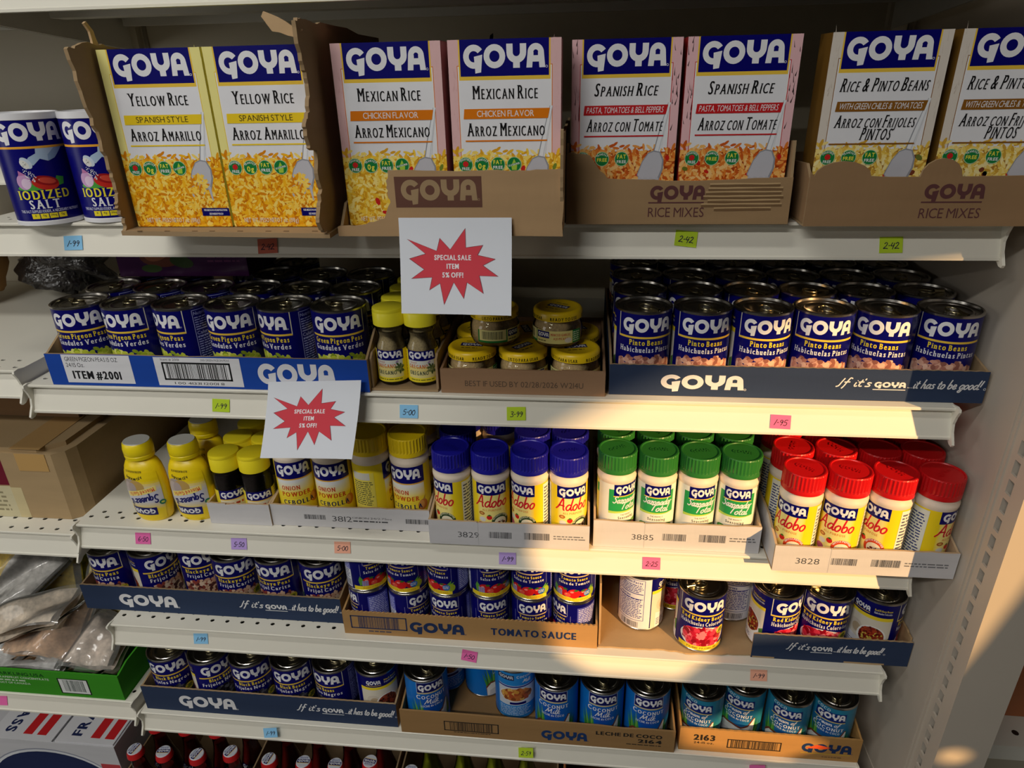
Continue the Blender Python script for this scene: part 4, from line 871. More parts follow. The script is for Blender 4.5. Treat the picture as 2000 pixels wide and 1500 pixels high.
L = Lab(.008); L.p = []; ink_mex(L, 171, 66); L.p = [([(x + 60, y) for x, y in p], c, k) for p, c, k in L.p]; m.art(L, on_front(0), CARD); m.build('front_panel', mc)
m = MB(); m.slab(rag([(.004, .004), (.26, .004), (.26, .10), (.02, .10), (-.006, .104), (-.004, .06), (.002, .03), (.004, .004)], .0016, 12), .2365, .2395, 'yz', CARD, KRAFT); m.build('side_panel', mc)
m = MB(); m.slab([(.004, .004), (.26, .004), (.26, .06), (.03, .03)], 0, .003, 'yz', CARD, KRAFT); m.build('side_panel', mc)
def ink_mix(cx, lw):
    def f(L, w, h):
        c = C(96, 58, 58); L.logo(w * cx, h * .56, lw, c, 15, False); L.rect(w * cx - lw * .52, h * .48, w * cx + lw * .5, h * .51, c); L.text('RICE MIXES', w * cx, h * .17, 10, c, 'R', w=lw * 1.03)
    return f
def ink_spa(L, w, h):
    ink_mix(.50, 58)(L, w, h); R = random.Random(2)
    for k in range(7):      # the board's top ply is torn off, baring the flutes
        x0, y0 = w * .60 + R.uniform(-4, 8) + abs(k - 3) * 3, h * .30 + k * 4.2; x1 = w * .965 - abs(k - 3) * 4 * R.random()
        L.shape(rag([(x0, y0), (x1, y0 + .6), (x1, y0 + 2.6), (x0, y0 + 2.2), (x0, y0)], .5, k, 4)[:-1], C(120, 92, 62)); L.shape(rag([(x0, y0 + 2.6), (x1, y0 + 3), (x1, y0 + 4.4), (x0, y0 + 4.2), (x0, y0 + 2.6)], .4, k + 20, 4)[:-1], C(196, 164, 120))
pts = [(0, .074)] + rag([(.004, .076), (.025, .073), (.036, .058), (.045, .049), (.12, .046), (.239, .049)], .0007, 14, 6)
tray('brown carton with peeled front holding the two pasta and tomato rice boxes', .7415, .981, -.0135, z, .047, .085, .25, C(160, 130, 94), ink_spa, top=pts, group='rice cartons on the top shelf', slope=.01, name='torn_carton', hb=.06)
pts = [(0, .056)] + [(.032 + .028 * -cos(a * pi / 8), .051 + .015 * sin(a * pi / 8)) for a in range(9)] + [(.08, .050), (.10, .050)] + [(.128 + .020 * -cos(a * pi / 8), .050 + .018 * sin(a * pi / 8)) for a in range(9)] + [(.16, .050), (.246, .051)]
tray('brown carton with two rounded front tabs holding the pinto bean rice boxes', .994, 1.240, -.025, z, .050, .062, .25, C(152, 120, 86), ink_mix(.585, 58), top=pts, group='rice cartons on the top shelf', slope=.02, name='torn_carton', hb=.05)
G = 'rice mix boxes on the top shelf'; zb = z + .0062
yb = rice_box('yellow', 'yellow rice box on the left, beside the salt canisters', G); yb.location = (.316, -.0535, zb)
dup(yb, 'yellow rice box on the right, beside the pink box', (.4305, -.0535, zb))
pb = rice_box('mexican', 'pink edged rice box with orange band, next to the yellow rice box', G); pb.location = (.5615, -.047, zb)
dup(pb, 'pink edged rice box with orange band, behind the brown printed carton front', (.6805, -.047, zb))
sb = rice_box('spanish', 'red banded rice box on the left of its carton, pasta and tomatoes', G); sb.location = (.8018, .0, zb - .001)
dup(sb, 'red banded rice box on the right of its carton, pasta and tomatoes', (.9185, .0, zb - .001))
bb = rice_box('pinto', 'brown banded rice and pinto bean box shown whole', G); bb.location = (1.056, -.008, zb - .001)
dup(bb, 'brown banded rice and pinto bean box cut by the right photo edge', (1.1765, -.008, zb - .001))
s1 = salt_can('blue salt canister at the far left edge of the top shelf', 'salt canisters on the top shelf'); s1.location = (.104, .012, z + .0005); s1.rotation_euler = (0, 0, face(.104, .012, -.05))
dup(s1, 'blue salt canister half hidden by the torn brown carton', (.178, .031, z + .0005), (0, 0, face(.178, .031, -.2)))

ORD = ['leftmost', 'second', 'third', 'fourth', 'fifth', 'sixth']
ROW = ['front row', 'second row', 'third row', 'back row']
def names(fmt, n=6):
    """position words: leftmost, second from left ... rightmost"""
    return [fmt % ('leftmost' if i == 0 else 'rightmost' if i == n - 1 else ORD[i] + ' from left') for i in range(n)]
JR = random.Random(8)
def grid(proto, fmt, xs, ys, z, rots, skip=()):
    first = True
    for j, y in enumerate(ys):
        for i, x in enumerate(xs):
            if (j, i) in skip: continue
            lab = fmt % (('leftmost' if i == 0 else 'rightmost' if i == len(xs) - 1 else ORD[i] + ' from left') + ' in the ' + ROW[j])
            rz = face(x, y, rots[i]) if j == 0 else JR.uniform(-1.2, 1.2); pos = (x + (JR.uniform(-.0001, .0001) if j else 0), y, z)
            if first: proto.location = pos; proto.rotation_euler = (0, 0, rz); proto['label'] = lab; first = False
            else: dup(proto, lab, pos, (0, 0, rz))
# --- second shelf
z = D[1]
def ink_pig(L, w, h):
    c = C(226, 226, 230); L.rect(24, 4, 122, 45, c); L.text('GREEN PIGEON PEAS 15 OZ', 28, 35.5, 6, C(50, 50, 56), 'R', align='l', w=76); L.text('24/15 Oz.', 28, 27, 6, C(50, 50, 56), 'R', align='l', w=26); L.text('ITEM #2001', 34, 10, 11, C(30, 30, 34), 'X', align='l', w=70)
    L.rect(156, 3, 276, 44, c); L.frame(166, 11, 262, 37, 2.4, C(24, 24, 26)); L.bars(172, 13.5, 256, 34.5, C(30, 30, 30), 7, 44); L.text('Item # 2001', 166, 39, 3.4, C(60, 60, 60), 'R', align='l', w=26); L.text('2001 GREEN PIGEON PEAS', 262, 39.4, 2.8, C(80, 80, 90), 'R', align='r', w=40); L.text('1 00 41331 12001 8', 214, 5, 3.4, C(40, 40, 40), 'R', w=70)
    L.logo(350, 8, 104, c, 30)
tray('bright blue printed tray of pigeon peas with white item label', .040, .488, .002, z, .0455, .07, .305, C(26, 72, 168), ink_pig, top=[(0, .0455), (.1, .046), (.2, .0448), (.25, .0462), (.33, .0455), (.448, .0455)])
pc = bean_can('pea', 'Green Pigeon Peas', 'Gandules Verdes', PEA, 3, False, 'x', 'can', 'green pigeon pea cans in the bright blue tray')
grid(pc, 'pigeon pea can, %s of the bright blue tray', [.0805 + .0727 * i for i in range(6)], [.044, .1175, .191, .264], z + .0045, [-.36, -.69, -1.13, -.38, -.99, -.18], skip=((3, 0), (3, 1), (3, 4), (3, 5), (2, 2)))
kb = thing('food_box', 'dark purple food box lying on the cans behind the pigeon peas', 'box', None, (.066, .158, -.0712))
m = MB(); m.box((0, 0, 0), (.20, .16, .055), PRINT, C(70, 24, 78)); L = Lab(.008); L.k = .2; L.ell(70, 30, 34, 16, C(120, 66, 50), 0, 22); L.ell(64, 34, 20, 10, C(170, 104, 72), .3); L.ell(100, 22, 18, 9, C(60, 80, 44), -.2); L.ell(52, 12, 16, 6, C(70, 96, 50)); L.fine(140, 20, 190, 44, 4, C(120, 60, 110), 3); m.art(L, on_front(0)); m.build('carton', kb); kb.rotation_euler = (0, 0, .04)
tray('low open kraft tray under the oregano jars',   .4885, .578, .008, z, .045, .05, .2, KRAFT, None, front=False, group='open cardboard trays on the shelves', slope=.012)
og = oregano_jar('x', 'oregano jars with yellow lids'); zz = z + .0042; first = True
for i, x in enumerate((.5128, .5537)):
    for j in range(4 if i == 0 else 3):
        lab = 'oregano jar with yellow lid, %s of the %s' % (('front', 'second', 'third', 'back')[j], ('left column beside the pigeon peas', 'right column beside the garlic')[i])
        if first: og['label'] = lab; og.location = (x, .036, zz); og.rotation_euler = (0, 0, face(x, .036, -.25)); first = False
        else: dup(og, lab, (x, .036 + j * .0435, zz), (0, 0, face(x, .036, (-.25 + i * .13, -.2, -.9, .7)[j])))
def ink_best(L, w, h): L.text('BEST IF USED BY 02/28/2026 W214U', w * .51, h * .30, 7.6, C(96, 78, 64), 'R', w=w * .72)
tray('brown tray of garlic jars stamped with a best before date', .582, .793, .007, z, .034, .037, .2, C(156, 122, 92), ink_best, top=[(0, .0335), (.05, .0345), (.12, .0335), (.155, .0335), (.157, .0345), (.211, .034)], board=C(156, 122, 92))
gj = garlic_jar('x', 'minced garlic jars with yellow lids'); zz = z + .0042
for k, (x, y, lv, rz, lab) in enumerate(((.6185, .046, 0, -.25, 'garlic jar bottom left in its tray, yellow lid'), (.686, .046, 0, .75, 'garlic jar bottom middle in its tray, under the two upper jars'), (.7545, .046, 0, .2, 'garlic jar bottom right in its tray, against the right wall'), (.6185, .113, 0, .9, 'garlic jar bottom left of the second row, in shade'), (.686, .113, 0, 1.8, 'garlic jar bottom middle of the second row, in shade'), (.7545, .113, 0, .4, 'garlic jar bottom right of the second row, in shade'),
        (.6475, .062, 1, .87, 'upper garlic jar on the left, barcode facing front'), (.7305, .062, 1, -.55, 'upper garlic jar on the right, white garlic label facing front'))):
    if k == 0: gj.location = (x, y, zz); gj.rotation_euler = (0, 0, face(x, y, rz)); gj['label'] = lab
    else: dup(gj, lab, (x, y, zz + lv * .0492), (0, 0, face(x, y, rz)))
tray('navy tray of pinto beans with white slogan, sunlit on its left', .798, 1.247, .014, z, .0415, .05, .31, NAVYC, ink_navy())
pt = bean_can('pinto', 'Pinto Beans', 'Habichuelas Pintas', PINTO, 5, True, 'x', 'can', 'pinto bean cans in the navy tray')
grid(pt, 'pinto bean can, %s of the navy tray', [.8395 + .0732 * i for i in range(6)], [.0555, .1285, .2015, .2745], z + .0045, [.17, .22, .34, .17, .0, .21])
# --- third shelf
z = D[2]; WB = C(206, 204, 206); KB = C(186, 160, 128)
def ink_code(num, x, bx, fl=1):
    def f(L, w, h):
        c = C(70, 70, 74); L.text(num, w * x, h * .32, 9.2, c, 'T', w=30); L.bars(w * bx, h * .34, w * (bx + .14), h * .60, c, 3, 30); L.bars(w * (bx + .22), h * .34, w * (bx + .38), h * .62, c, 5, 34); L.fine(w * (bx + .40), h * .38, w * .985, h * .58, 2, C(120, 120, 124), 4)
        L.rect(w * .31, h * .02, w * .313, h * .98, C(190, 188, 190))
    return f
def ink_on(L, w, h): c = C(70, 70, 74); L.bars(w * .21, h * .36, w * .345, h * .58, c, 6, 28); L.text('3812', w * .45, h * .30, 9.4, c, 'T', w=30); L.text('ONION 24/2.75oz', w * .64, h * .47, 3, c, 'T', w=w * .25); L.fine(w * .52, h * .30, w * .77, h * .42, 1, c, 3); L.bars(w * .85, h * .34, w * .99, h * .56, c, 8, 30)
def wtop(w, h, seed): return rag([(0, h), (w * .3, h * .97), (w * .31, h * .94), (w * .6, h * .985), (w, h)], .0006, seed, 8)
tray('plain white tray at the far left with pepper jars', .2105, .307, .018, z, .037, .04, .18, WB, None, top=wtop(.0965, .037, 2), board=KB)
tray('white tray of onion powder marked 3812', .3075, .548, .021, z, .037, .045, .2, WB, ink_on, top=wtop(.2405, .037, 3), board=KB)
tray('white tray of blue capped jars marked 3829', .5525, .779, -.005, z, .041, .05, .22, WB, ink_code('3829', .25, .38), top=wtop(.2265, .041, 4), board=KB)
tray('white tray of green capped jars marked 3885', .7845, 1.011, .006, z, .044, .055, .22, WB, ink_code('3885', .30, .42), top=wtop(.2265, .044, 5), board=KB)
tray('white tray of red capped jars marked 3828', 1.021, 1.249, -.028, z, .041, .055, .25, WB, ink_code('3828', .19, .32), top=wtop(.228, .041, 6), board=KB)
sq = squeeze_bottle('yellow squeeze bottle of garlic on the left, label upside down', 'yellow squeeze bottles'); sq.location = (.113, .0345, z + .0003); sq.rotation_euler = (0, 0, -.10); sq.scale = (1.08, 1.08, 1.07)
dup(sq, 'yellow squeeze bottle of garlic beside the pepper jars, label upside down', (.1800, .0405, z + .0003), (0, 0, -.05))
dup(sq, 'yellow squeeze bottle of garlic standing behind, in shade', (.176, .106, z + .0003), (0, 0, -.2))
zz = z + .0042; pj = pepper_jar('x', 'pepper jars with yellow lids'); k = 0
for j in range(4):
    for i, x in enumerate((.2368, .2818)):
        lab = 'black pepper jar with yellow lid, %s of the %s column' % (('front', 'second', 'third', 'back')[j], ('left', 'right')[i]); loc = (x, .047 + j * .0475, zz); rz = (0, 0, face(x, .047, (.05, -.1)[i]) if j == 0 else JR.uniform(-1, 1))
        if loc[1] > .16: continue
        if k == 0: pj['label'] = lab; pj.location = loc; pj.rotation_euler = rz
        else: dup(pj, lab, loc, rz)
        k += 1
def jars(kind, fmt, group, xs, ys, z, rots, skip=()):
    p = shaker(kind, 'x', group); grid(p, fmt, xs, ys, z, rots, skip); return p
jars('onion', 'onion powder jar with yellow cap, %s', 'onion powder jars', [.3395, .3990, .4585, .5170], [.0535, .114], zz, [.05, -.1, 1.87, -.28])
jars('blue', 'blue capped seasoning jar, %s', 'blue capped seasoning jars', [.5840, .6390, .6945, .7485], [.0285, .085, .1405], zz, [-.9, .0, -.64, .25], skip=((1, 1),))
jars('green', 'green capped seasoning jar, %s', 'green capped seasoning jars', [.8150, .8705, .9255, .9805], [.039, .0955], zz, [.63, .12, .38, .07])
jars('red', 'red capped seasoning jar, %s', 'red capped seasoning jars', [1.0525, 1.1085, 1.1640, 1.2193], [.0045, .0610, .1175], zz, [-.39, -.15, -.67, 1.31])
# --- fourth shelf
z = D[3]
tray('navy tray of blackeye peas with white slogan at the left', -.060, .387, .032, z, .050, .055, .31, NAVYC, ink_navy())
be = bean_can('black', 'Blackeye Peas', 'Frijol Carita', BLKEYE, 7, False, 'x', 'can', 'blackeye pea cans in the navy tray', badge='NEW'); zz = z + .0045
for i, (x, y, rz) in enumerate(((-.0185, .074, -.89), (.0555, .074, .38), (.1285, .092, -.1), (.1985, .074, -.18), (.2735, .074, -.55), (.3475, .074, -.06))):
    lab = 'blackeye pea can, %s in the left navy tray' % (ORD[i] if i in (0,) else 'rightmost' if i == 5 else ORD[i] + ' from left')
    if i == 0: be['label'] = lab; be.location = (x, y, zz); be.rotation_euler = (0, 0, face(x, y, rz))
    else: dup(be, lab, (x, y, zz), (0, 0, face(x, y, rz)))
def ink_tom(L, w, h): c = C(34, 52, 92); L.frame(12, 12, 103, 38, 2, c); L.bars(25, 14, 90, 36, c, 11, 46); L.fine(40, 5, 82, 10, 1, C(80, 80, 96), 3); L.logo(w * .375, h * .24, w * .215, c, h * .46); L.text('TOMATO SAUCE', w * .755, h * .34, 13, c, 'X', w=w * .33)
tray('kraft tray of tomato sauce cans with blue lettering', .3965, .796, .012, z, .045, .05, .30, C(178, 138, 88), ink_tom, top=saw(0, .3995, .0445, .0035, .002, 5), board=C(178, 138, 88))
tc = tomato_can('x', 'stacked tomato sauce cans'); k = 0
for lv in (1, 0):
    for i in range(6):
        lab = 'tomato sauce can, %s of the %s layer' % (('leftmost' if i == 0 else 'rightmost' if i == 5 else ORD[i] + ' from left'), ('upper', 'lower')[1 - lv]); loc = (.4325 + .0653 * i, .0490, z + .0042 + lv * .0782)
        rz = face(loc[0], loc[1], ((.57, -.42, -.81, .31, -.19, .0), (-1.42, .6, -.39, .09, .0, -1.07))[1 - lv][i])
        if k == 0: tc['label'] = lab; tc.location = loc; tc.rotation_euler = (0, 0, rz)
        else: dup(tc, lab, loc, (0, 0, rz))
        k += 1
kt = thing('torn_tray', 'torn open tray of kidney beans, its front left only at the right', 'tray', None, (.798, .014, z + .0004))
m = MB(); m.slab(rag([(0, 0), (.10, .002), (.14, -.003), (.23, .003), (.2305, .0), (.452, 0), (.452, .31), (0, .31), (0, 0)], .001, 21, 10)[:-1], .0003, .003, 'xy', CARD, C(178, 150, 112)); m.build('bottom', kt)
m = MB(); m.slab(rag([(.228, 0), (.452, 0)], 0, 1, 2) + list(reversed(saw(.228, .452, .046, .006, .0008, 3))), 0, .003, 'xz', CARD, KRAFT, NAVYC)
L = Lab(.008); ink_navy(False)(L, 224, 46); L.p = [([(x + 228, y) for x, y in p], c, q) for p, c, q in L.p]; m.art(L, on_front(0), CARD); m.build('front_panel', kt)
for xs, hh in ((0, .10), (.449, .052)): m = MB(); m.slab(rag([(.004, .003), (.31, .003), (.31, hh), (.03, hh), (.006, .05)], .001, 3, 5), xs, xs + .003, 'yz', CARD, C(178, 146, 106)); m.build('side_panel', kt)
m = MB(); m.box((.003, .307, .003), (.449, .31, .06), CARD, KRAFT); m.build('back_panel', kt)
kc = bean_can('kid', 'Red Kidney Beans', 'Habichuelas Coloradas', KID, 9, True, 'kidney bean can standing alone in the torn gap', 'can', 'kidney bean cans', picture='oval', nf_blue=False, badge='NEW'); zz = z + .0042; kc.location = (.9515, .049, zz); kc.rotation_euler = (0, 0, face(.9515, .049, .2))
for x, y, rz, lab in ((.866, .086, -2.6, 'kidney bean can turned to show its white nutrition panel'), (1.013, .118, -1.9, 'kidney bean can in shade behind the lone can'), (.9235, .135, .3, 'kidney bean can in deep shade between the white panel and the lone can'), (1.0635, .057, .97, 'kidney bean can leftmost behind the cut navy tray front'), (1.1360, .057, .13, 'kidney bean can middle behind the cut navy tray front'), (1.2090, .057, 2.03, 'kidney bean can at far right showing a bowl of beans')):
    dup(kc, lab, (x, y, zz), (0, 0, face(x, y, rz)))
# --- fifth shelf
z = D[4]
tray('navy tray of black beans with white slogan on the lowest shelf', .011, .466, .008, z, .054, .058, .31, NAVYC, ink_navy())
bk = bean_can('bb', 'Black Beans', 'Frijoles Negros', BLKB, 11, False, 'x', 'can', 'black bean cans in the lowest navy tray', badge='LOW'); zz = z + .0045
for i, rz in enumerate((-.46, .26, -.26, -.26, -.83, 2.28)):
    lab = 'black bean can, %s in the lowest navy tray' % ('leftmost' if i == 0 else 'rightmost, showing a bowl of beans,' if i == 5 else ORD[i] + ' from left')
    if i == 0: bk['label'] = lab; bk.location = (.0515, .050, zz); bk.rotation_euler = (0, 0, face(.0515, .05, rz))
    else: dup(bk, lab, (.0515 + .0748 * i, .050, zz), (0, 0, face(.0515 + .0748 * i, .05, rz)))
def ink_cm(L, w, h): c = C(44, 40, 36); L.frame(74, 12, 166, 34, 1.8, c); L.bars(84, 14, 156, 33, c, 13, 40); L.fine(90, 8, 160, 11, 1, c, 3); L.logo(w * .605, h * .22, w * .165, C(30, 60, 110), h * .40); L.text('LECHE DE COCO', w * .955, h * .60, 7.4, c, 'X', align='r', w=w * .235); L.text('2164', w * .955, h * .36, 7.4, c, 'X', align='r', w=w * .085); L.fine(w * .83, h * .22, w * .96, h * .30, 1, c, 5)
tray('kraft tray of coconut milk cans with a gap at the left', .474, .926, .000, z, .048, .055, .30, C(160, 124, 80), ink_cm, board=C(160, 124, 80), top=[(0, .052), (.1, .0515), (.2, .050), (.33, .049), (.37, .046), (.40, .048), (.452, .0475)])
cm = coconut_can('milk', 'coconut milk can at the left end of its tray', 'coconut milk cans'); zz = z + .0042; cm.location = (.5135, .041, zz); cm.rotation_euler = (0, 0, face(.5135, .041, .15))
for x, y, rz, lab in ((.528, .119, -2.5, 'coconut milk can half hidden behind the left one, picture facing front'), (.602, .114, .9, 'coconut milk can in shade at the back of the gap'), (.662, .0725, -2.67, 'coconut milk can turned to show a food picture'), (.7335, .041, -.17, 'coconut milk can just right of the turned one'), (.8085, .041, .08, 'coconut milk can second from the right end of its tray'), (.8825, .041, .1, 'coconut milk can at the right end of its tray')):
    dup(cm, lab, (x, y, zz), (0, 0, face(x, y, rz)))
def ink_cr(L, w, h): c = C(40, 34, 28); L.text('2163', w * .14, h * .50, 12, c, 'X', w=34); L.text('24-15 oz.', w * .14, h * .34, 4.6, c, 'B', w=32); L.frame(w * .27, 12, w * .57, 32, 1.8, c); L.bars(w * .29, 14, w * .55, 30, c, 17, 40); L.logo(w * .815, h * .34, w * .27, C(28, 52, 96), h * .38); L.rect(w * .68, h * .27, w * .95, h * .30, C(206, 170, 60)); L.fine(w * .80, h * .12, w * .92, h * .19, 1, C(110, 86, 60), 4); L.shape([(w * .70, h * .50), (w * .765, h * .68), (w * .84, h * .58), (w * .81, h * .50)], C(240, 92, 46))
tray('golden kraft tray of coconut cream marked 2163', .934, 1.214, .007, z, .050, .058, .30, C(178, 134, 78), ink_cr, board=C(178, 134, 78))
cr = coconut_can('cream', 'cream of coconut can at the left end of its tray', 'cream of coconut cans'); cr.location = (.9715, .046, zz); cr.rotation_euler = (0, 0, face(.9730, .048, -.17))
for x, y, rz, lab in ((1.0397, .060, -.12, 'cream of coconut can set back, second from the left'), (1.1079, .046, .0, 'cream of coconut can third from the left'), (1.1761, .047, .0, 'cream of coconut can at the right end of its tray')): dup(cr, lab, (x, y, zz), (0, 0, face(x, y, rz)))
# --- bottles at the bottom
z = -1.25
tray('open brown carton around the first red sauce bottles at the bottom', -.130, .129, .02, z, .16, .185, .30, C(150, 116, 80), None, group='bottle cartons at the bottom', slope=.01)
tray('open white carton around the second red sauce bottles at the bottom', .131, .418, .02, z, .16, .20, .30, C(206, 206, 208), None, group='bottle cartons at the bottom', slope=.01)
tray('open brown carton around the green sauce bottles at the bottom', .424, .735, .02, z, .16, .19, .30, C(150, 116, 80), None, group='bottle cartons at the bottom', slope=.01)
rb = sauce_bottle('red', 'x', 'red sauce bottles at the bottom'); k = 0
ROWS = {0: [-.094, -.034, .035, .098], 1: [-.086, -.022, .043, .100], 2: [.180, .249, .312, .377], 3: [.185, .25, .315, .38]}
for q, xs in ROWS.items():
    for i, x in enumerate(xs):
        y = (.058, .118, .061, .125)[q] + (.012 if i == 3 else 0); lab = 'red sauce bottle with white and red cap, %s in the %s of the %s carton' % (ORD[i], ('front', 'back')[q % 2], ('brown', 'white')[q // 2])
        rz = (1.35, .1, 1.3, 1.2, .1, -.1, .3, 0, 1.4, .05, .0, 3.0, .5, .6, .2, .1)[k]
        if k == 0: rb['label'] = lab; rb.location = (x, y, z + .004); rb.rotation_euler = (0, 0, rz)
        else: dup(rb, lab, (x, y, z + .004), (0, 0, rz))
        k += 1
gb = sauce_bottle('green', 'green sauce bottle with white cap, front left of the green ones', 'green sauce bottles at the bottom'); gb.location = (.460, .060, z + .004)
for i, x in enumerate((.478, .545, .608, .672)): dup(gb, 'green sauce bottle, %s in the back of the brown carton' % ('leftmost', 'second', 'third', 'rightmost')[i], (x, .135, z + .004), (0, 0, .3 * i))
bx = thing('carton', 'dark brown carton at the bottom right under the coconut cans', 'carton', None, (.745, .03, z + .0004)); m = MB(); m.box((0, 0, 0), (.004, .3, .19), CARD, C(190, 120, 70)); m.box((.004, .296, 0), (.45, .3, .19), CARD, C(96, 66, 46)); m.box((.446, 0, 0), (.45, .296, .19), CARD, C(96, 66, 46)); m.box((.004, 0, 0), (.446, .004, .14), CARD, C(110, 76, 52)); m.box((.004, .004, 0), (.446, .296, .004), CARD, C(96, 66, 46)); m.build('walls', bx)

# ------------------------------------------------------------------ sale signs and price tags
STAR = [(.077, .775), (.335, .655), (.365, .785), (.455, .67), (.590, .885), (.592, .69), (.742, .715), (.695, .615), (.85, .575), (.742, .51), (.875, .40), (.71, .405), (.745, .225), (.60, .335), (.57, .17), (.482, .335), (.395, .105), (.36, .325), (.265, .255), (.29, .385), (.105, .37), (.22, .465), (.09, .575), (.235, .625)]
def sign(label, x, y, z, w, h, lean, rot, curl, sk=0):
    root = thing('sale_sign', label, 'sign', 'paper sale signs', (x, y, z), (0, 0, 0)); m = MB(); N = 10; W_, H_ = w * 1000, h * 1000
    c, d = cos(rot), sin(rot)
    def fn(u, v, l):
        t = 1 - v / H_; s = u / W_; yy = -lean * t ** 1.3 - curl * t * t * s * s - l * MM
        zz = -math.sqrt(max((h * t) ** 2 - (lean * t) ** 2, 0)); X = u * MM
        return (X * c - zz * d - sk * t, yy, X * d + zz * c)
    vs = []; R = [(i / N, j / N) for j in range(N + 1) for i in range(N + 1)]
    fs = [(j * (N + 1) + i, j * (N + 1) + i + 1, (j + 1) * (N + 1) + i + 1, (j + 1) * (N + 1) + i) for j in range(N) for i in range(N)]
    m.add([fn(a * W_, b * H_, 0) for a, b in R], fs, PAPER, C(226, 230, 238), True); m.add([fn(a * W_, b * H_, -.15) for a, b in R], fs, PAPER, C(226, 230, 238), True)
    L = Lab(.04); L.k = .25; S = [(a * W_, b * H_) for a, b in STAR]
    cxs, cys = .48 * W_, .5 * H_; S2 = [(cxs + (a - cxs) * 1.025, cys + (b - cys) * 1.025) for a, b in S]
    L.shape(S2, C(120, 70, 80)); L.shape(S, C(218, 72, 84))
    L.k += .1
    for t, yy, ww in (('SPECIAL SALE', .565, .33), ('ITEM', .475, .11), ('5% OFF!', .385, .19)): L.text(t, .475 * W_, yy * H_, .05 * H_, C(244, 236, 240), 'X', w=ww * W_)
    m.art(L, fn, PAPER, cut=W_ / 10, cutv=H_ / 10); m.build('sheet', root); return root
sign('paper sale sign hanging over the top shelf edge, red starburst', .5690, -.0795, .0615, .1190, .100, .021, .0, .003)
sign('paper sale sign hanging over the second shelf edge, red starburst', .3550, -.0065, -.165, .126, .100, .043, .045, .004, .012)
TAGC = {'blue': C(140, 200, 240), 'green': C(186, 214, 50), 'pink': C(244, 110, 160), 'magenta': C(236, 110, 176), 'purple': C(188, 160, 226), 'peach': C(246, 178, 150), 'red': C(206, 110, 90)}
def price_tag(label, x, z, col, txt, rot, w=.0245):
    h = .0165; root = thing('price_tag', label, 'price tag', 'handwritten price tags', (x, 0, z), (0, 0, 0)); m = MB(); c, d = cos(rot), sin(rot)
    zr = [q for q in zL + [-.833] if q <= z + .002 and z < q + .04][-1]; zc = z - zr; y0 = -.003 + (zc - .0042) * .0102 / .0293
    def fn(u, v, l):
        X, V = u * c - v * d, u * d + v * c; return (X * MM, y0 + V * MM * .348 - .0009 - l * MM, V * MM)
    w_, h_ = w * 500, h * 500
    for lf in (0, .15): m.add([fn(a, b, lf) for a, b in ((-w_, -h_), (w_, -h_), (w_, h_), (-w_, h_))], [(0, 1, 2, 3)], PAPER, TAGC[col])
    L = Lab(.03); L.k = .2; L.script(txt, 0, -4, 7.5, C(48, 44, 60), .06, w=16.5, shear=.15); m.art(L, fn, PAPER); m.build('slip', root); return root
for a in (('blue price tag 1-99 under the salt canister', .131, .016, 'blue', '1-99', .03), ('dark red price tag in the shade under the yellow rice carton', .383, .013, 'red', '2-42', .05), ('yellow green price tag 2-42 under the red banded rice boxes', .877, .022, 'green', '2-42', -.10), ('yellow green price tag 2-42 at the right end of the top shelf', 1.098, .016, 'green', '2-42', .02),
    ('yellow green price tag 1-99 under the bright blue tray', .278, -.205, 'green', '1-99', -.02), ('blue price tag 5-00 under the oregano jars', .538, -.206, 'blue', '5-00', 0), ('yellow green price tag 3-99 under the garlic jars', .680, -.205, 'green', '3-99', .03), ('pink price tag 1-95 in the sun under the pinto beans', 1.011, -.206, 'pink', '1-95', -.03),
    ('pink price tag 6-50 under the squeeze bottles', .105, -.436, 'magenta', '6-50', .02), ('purple price tag 5-50 under the pepper jars', .258, -.437, 'purple', '5-50', .03), ('peach price tag 5-00 under the onion powder', .418, -.435, 'peach', '5-00', .03), ('purple price tag 1-99 in the shadow of the white tray marked 3829', .663, -.439, 'purple', '1-99', .02), ('pink price tag 2-25 under the green capped jars', .867, -.436, 'pink', '2-25', .0),
    ('blue price tag 1-99 under the blackeye peas', .154, -.634, 'blue', '1-99', .05), ('magenta price tag 1-50 under the tomato sauce', .598, -.634, 'magenta', '1-50', -.14), ('peach price tag 1-99 under the kidney beans', 1.038, -.635, 'peach', '1-99', .02),
    ('blue price tag 1-99 under the black beans', .241, -.835, 'blue', '1-99', .12), ('yellow green price tag 2-59 under the coconut milk', .685, -.835, 'green', '2-59', .04), ('magenta price tag 2-20 under the coconut cream', 1.059, -.834, 'magenta', '2-20', .06), ('pink price tag at the left edge under the green tray', -.266, -.815, 'magenta', '', .04)):
    price_tag(*a)

# ------------------------------------------------------------------ left bay
def lump(m, rx, ry, rz, mt, col, seed, amp=.12, nu=28, nv=18, sq=1.0):
    R = random.Random(seed); ph = [(R.uniform(1, 5), R.uniform(1, 5), R.uniform(0, 6)) for _ in range(6)]; vs = []; fs = []
    for j in range(nv + 1):
        b = -pi / 2 + pi * j / nv
        for i in range(nu):
            a = 2 * pi * i / nu; e = 1 + amp * sum(sin(p * a * round(1) + q * b * 2 + r) for p, q, r in [(round(p), q, r) for p, q, r in ph]) / 3
            f = lambda t: math.copysign(abs(t) ** sq, t); vs.append((rx * e * f(cos(b)) * f(cos(a)), ry * e * f(cos(b)) * f(sin(a)), rz * (1 + f(sin(b)) * e)))
    for j in range(nv):
        for i in range(nu): fs.append((j * nu + i, j * nu + (i + 1) % nu, (j + 1) * nu + (i + 1) % nu, (j + 1) * nu + i))
    m.add(vs, fs, mt, col, True)
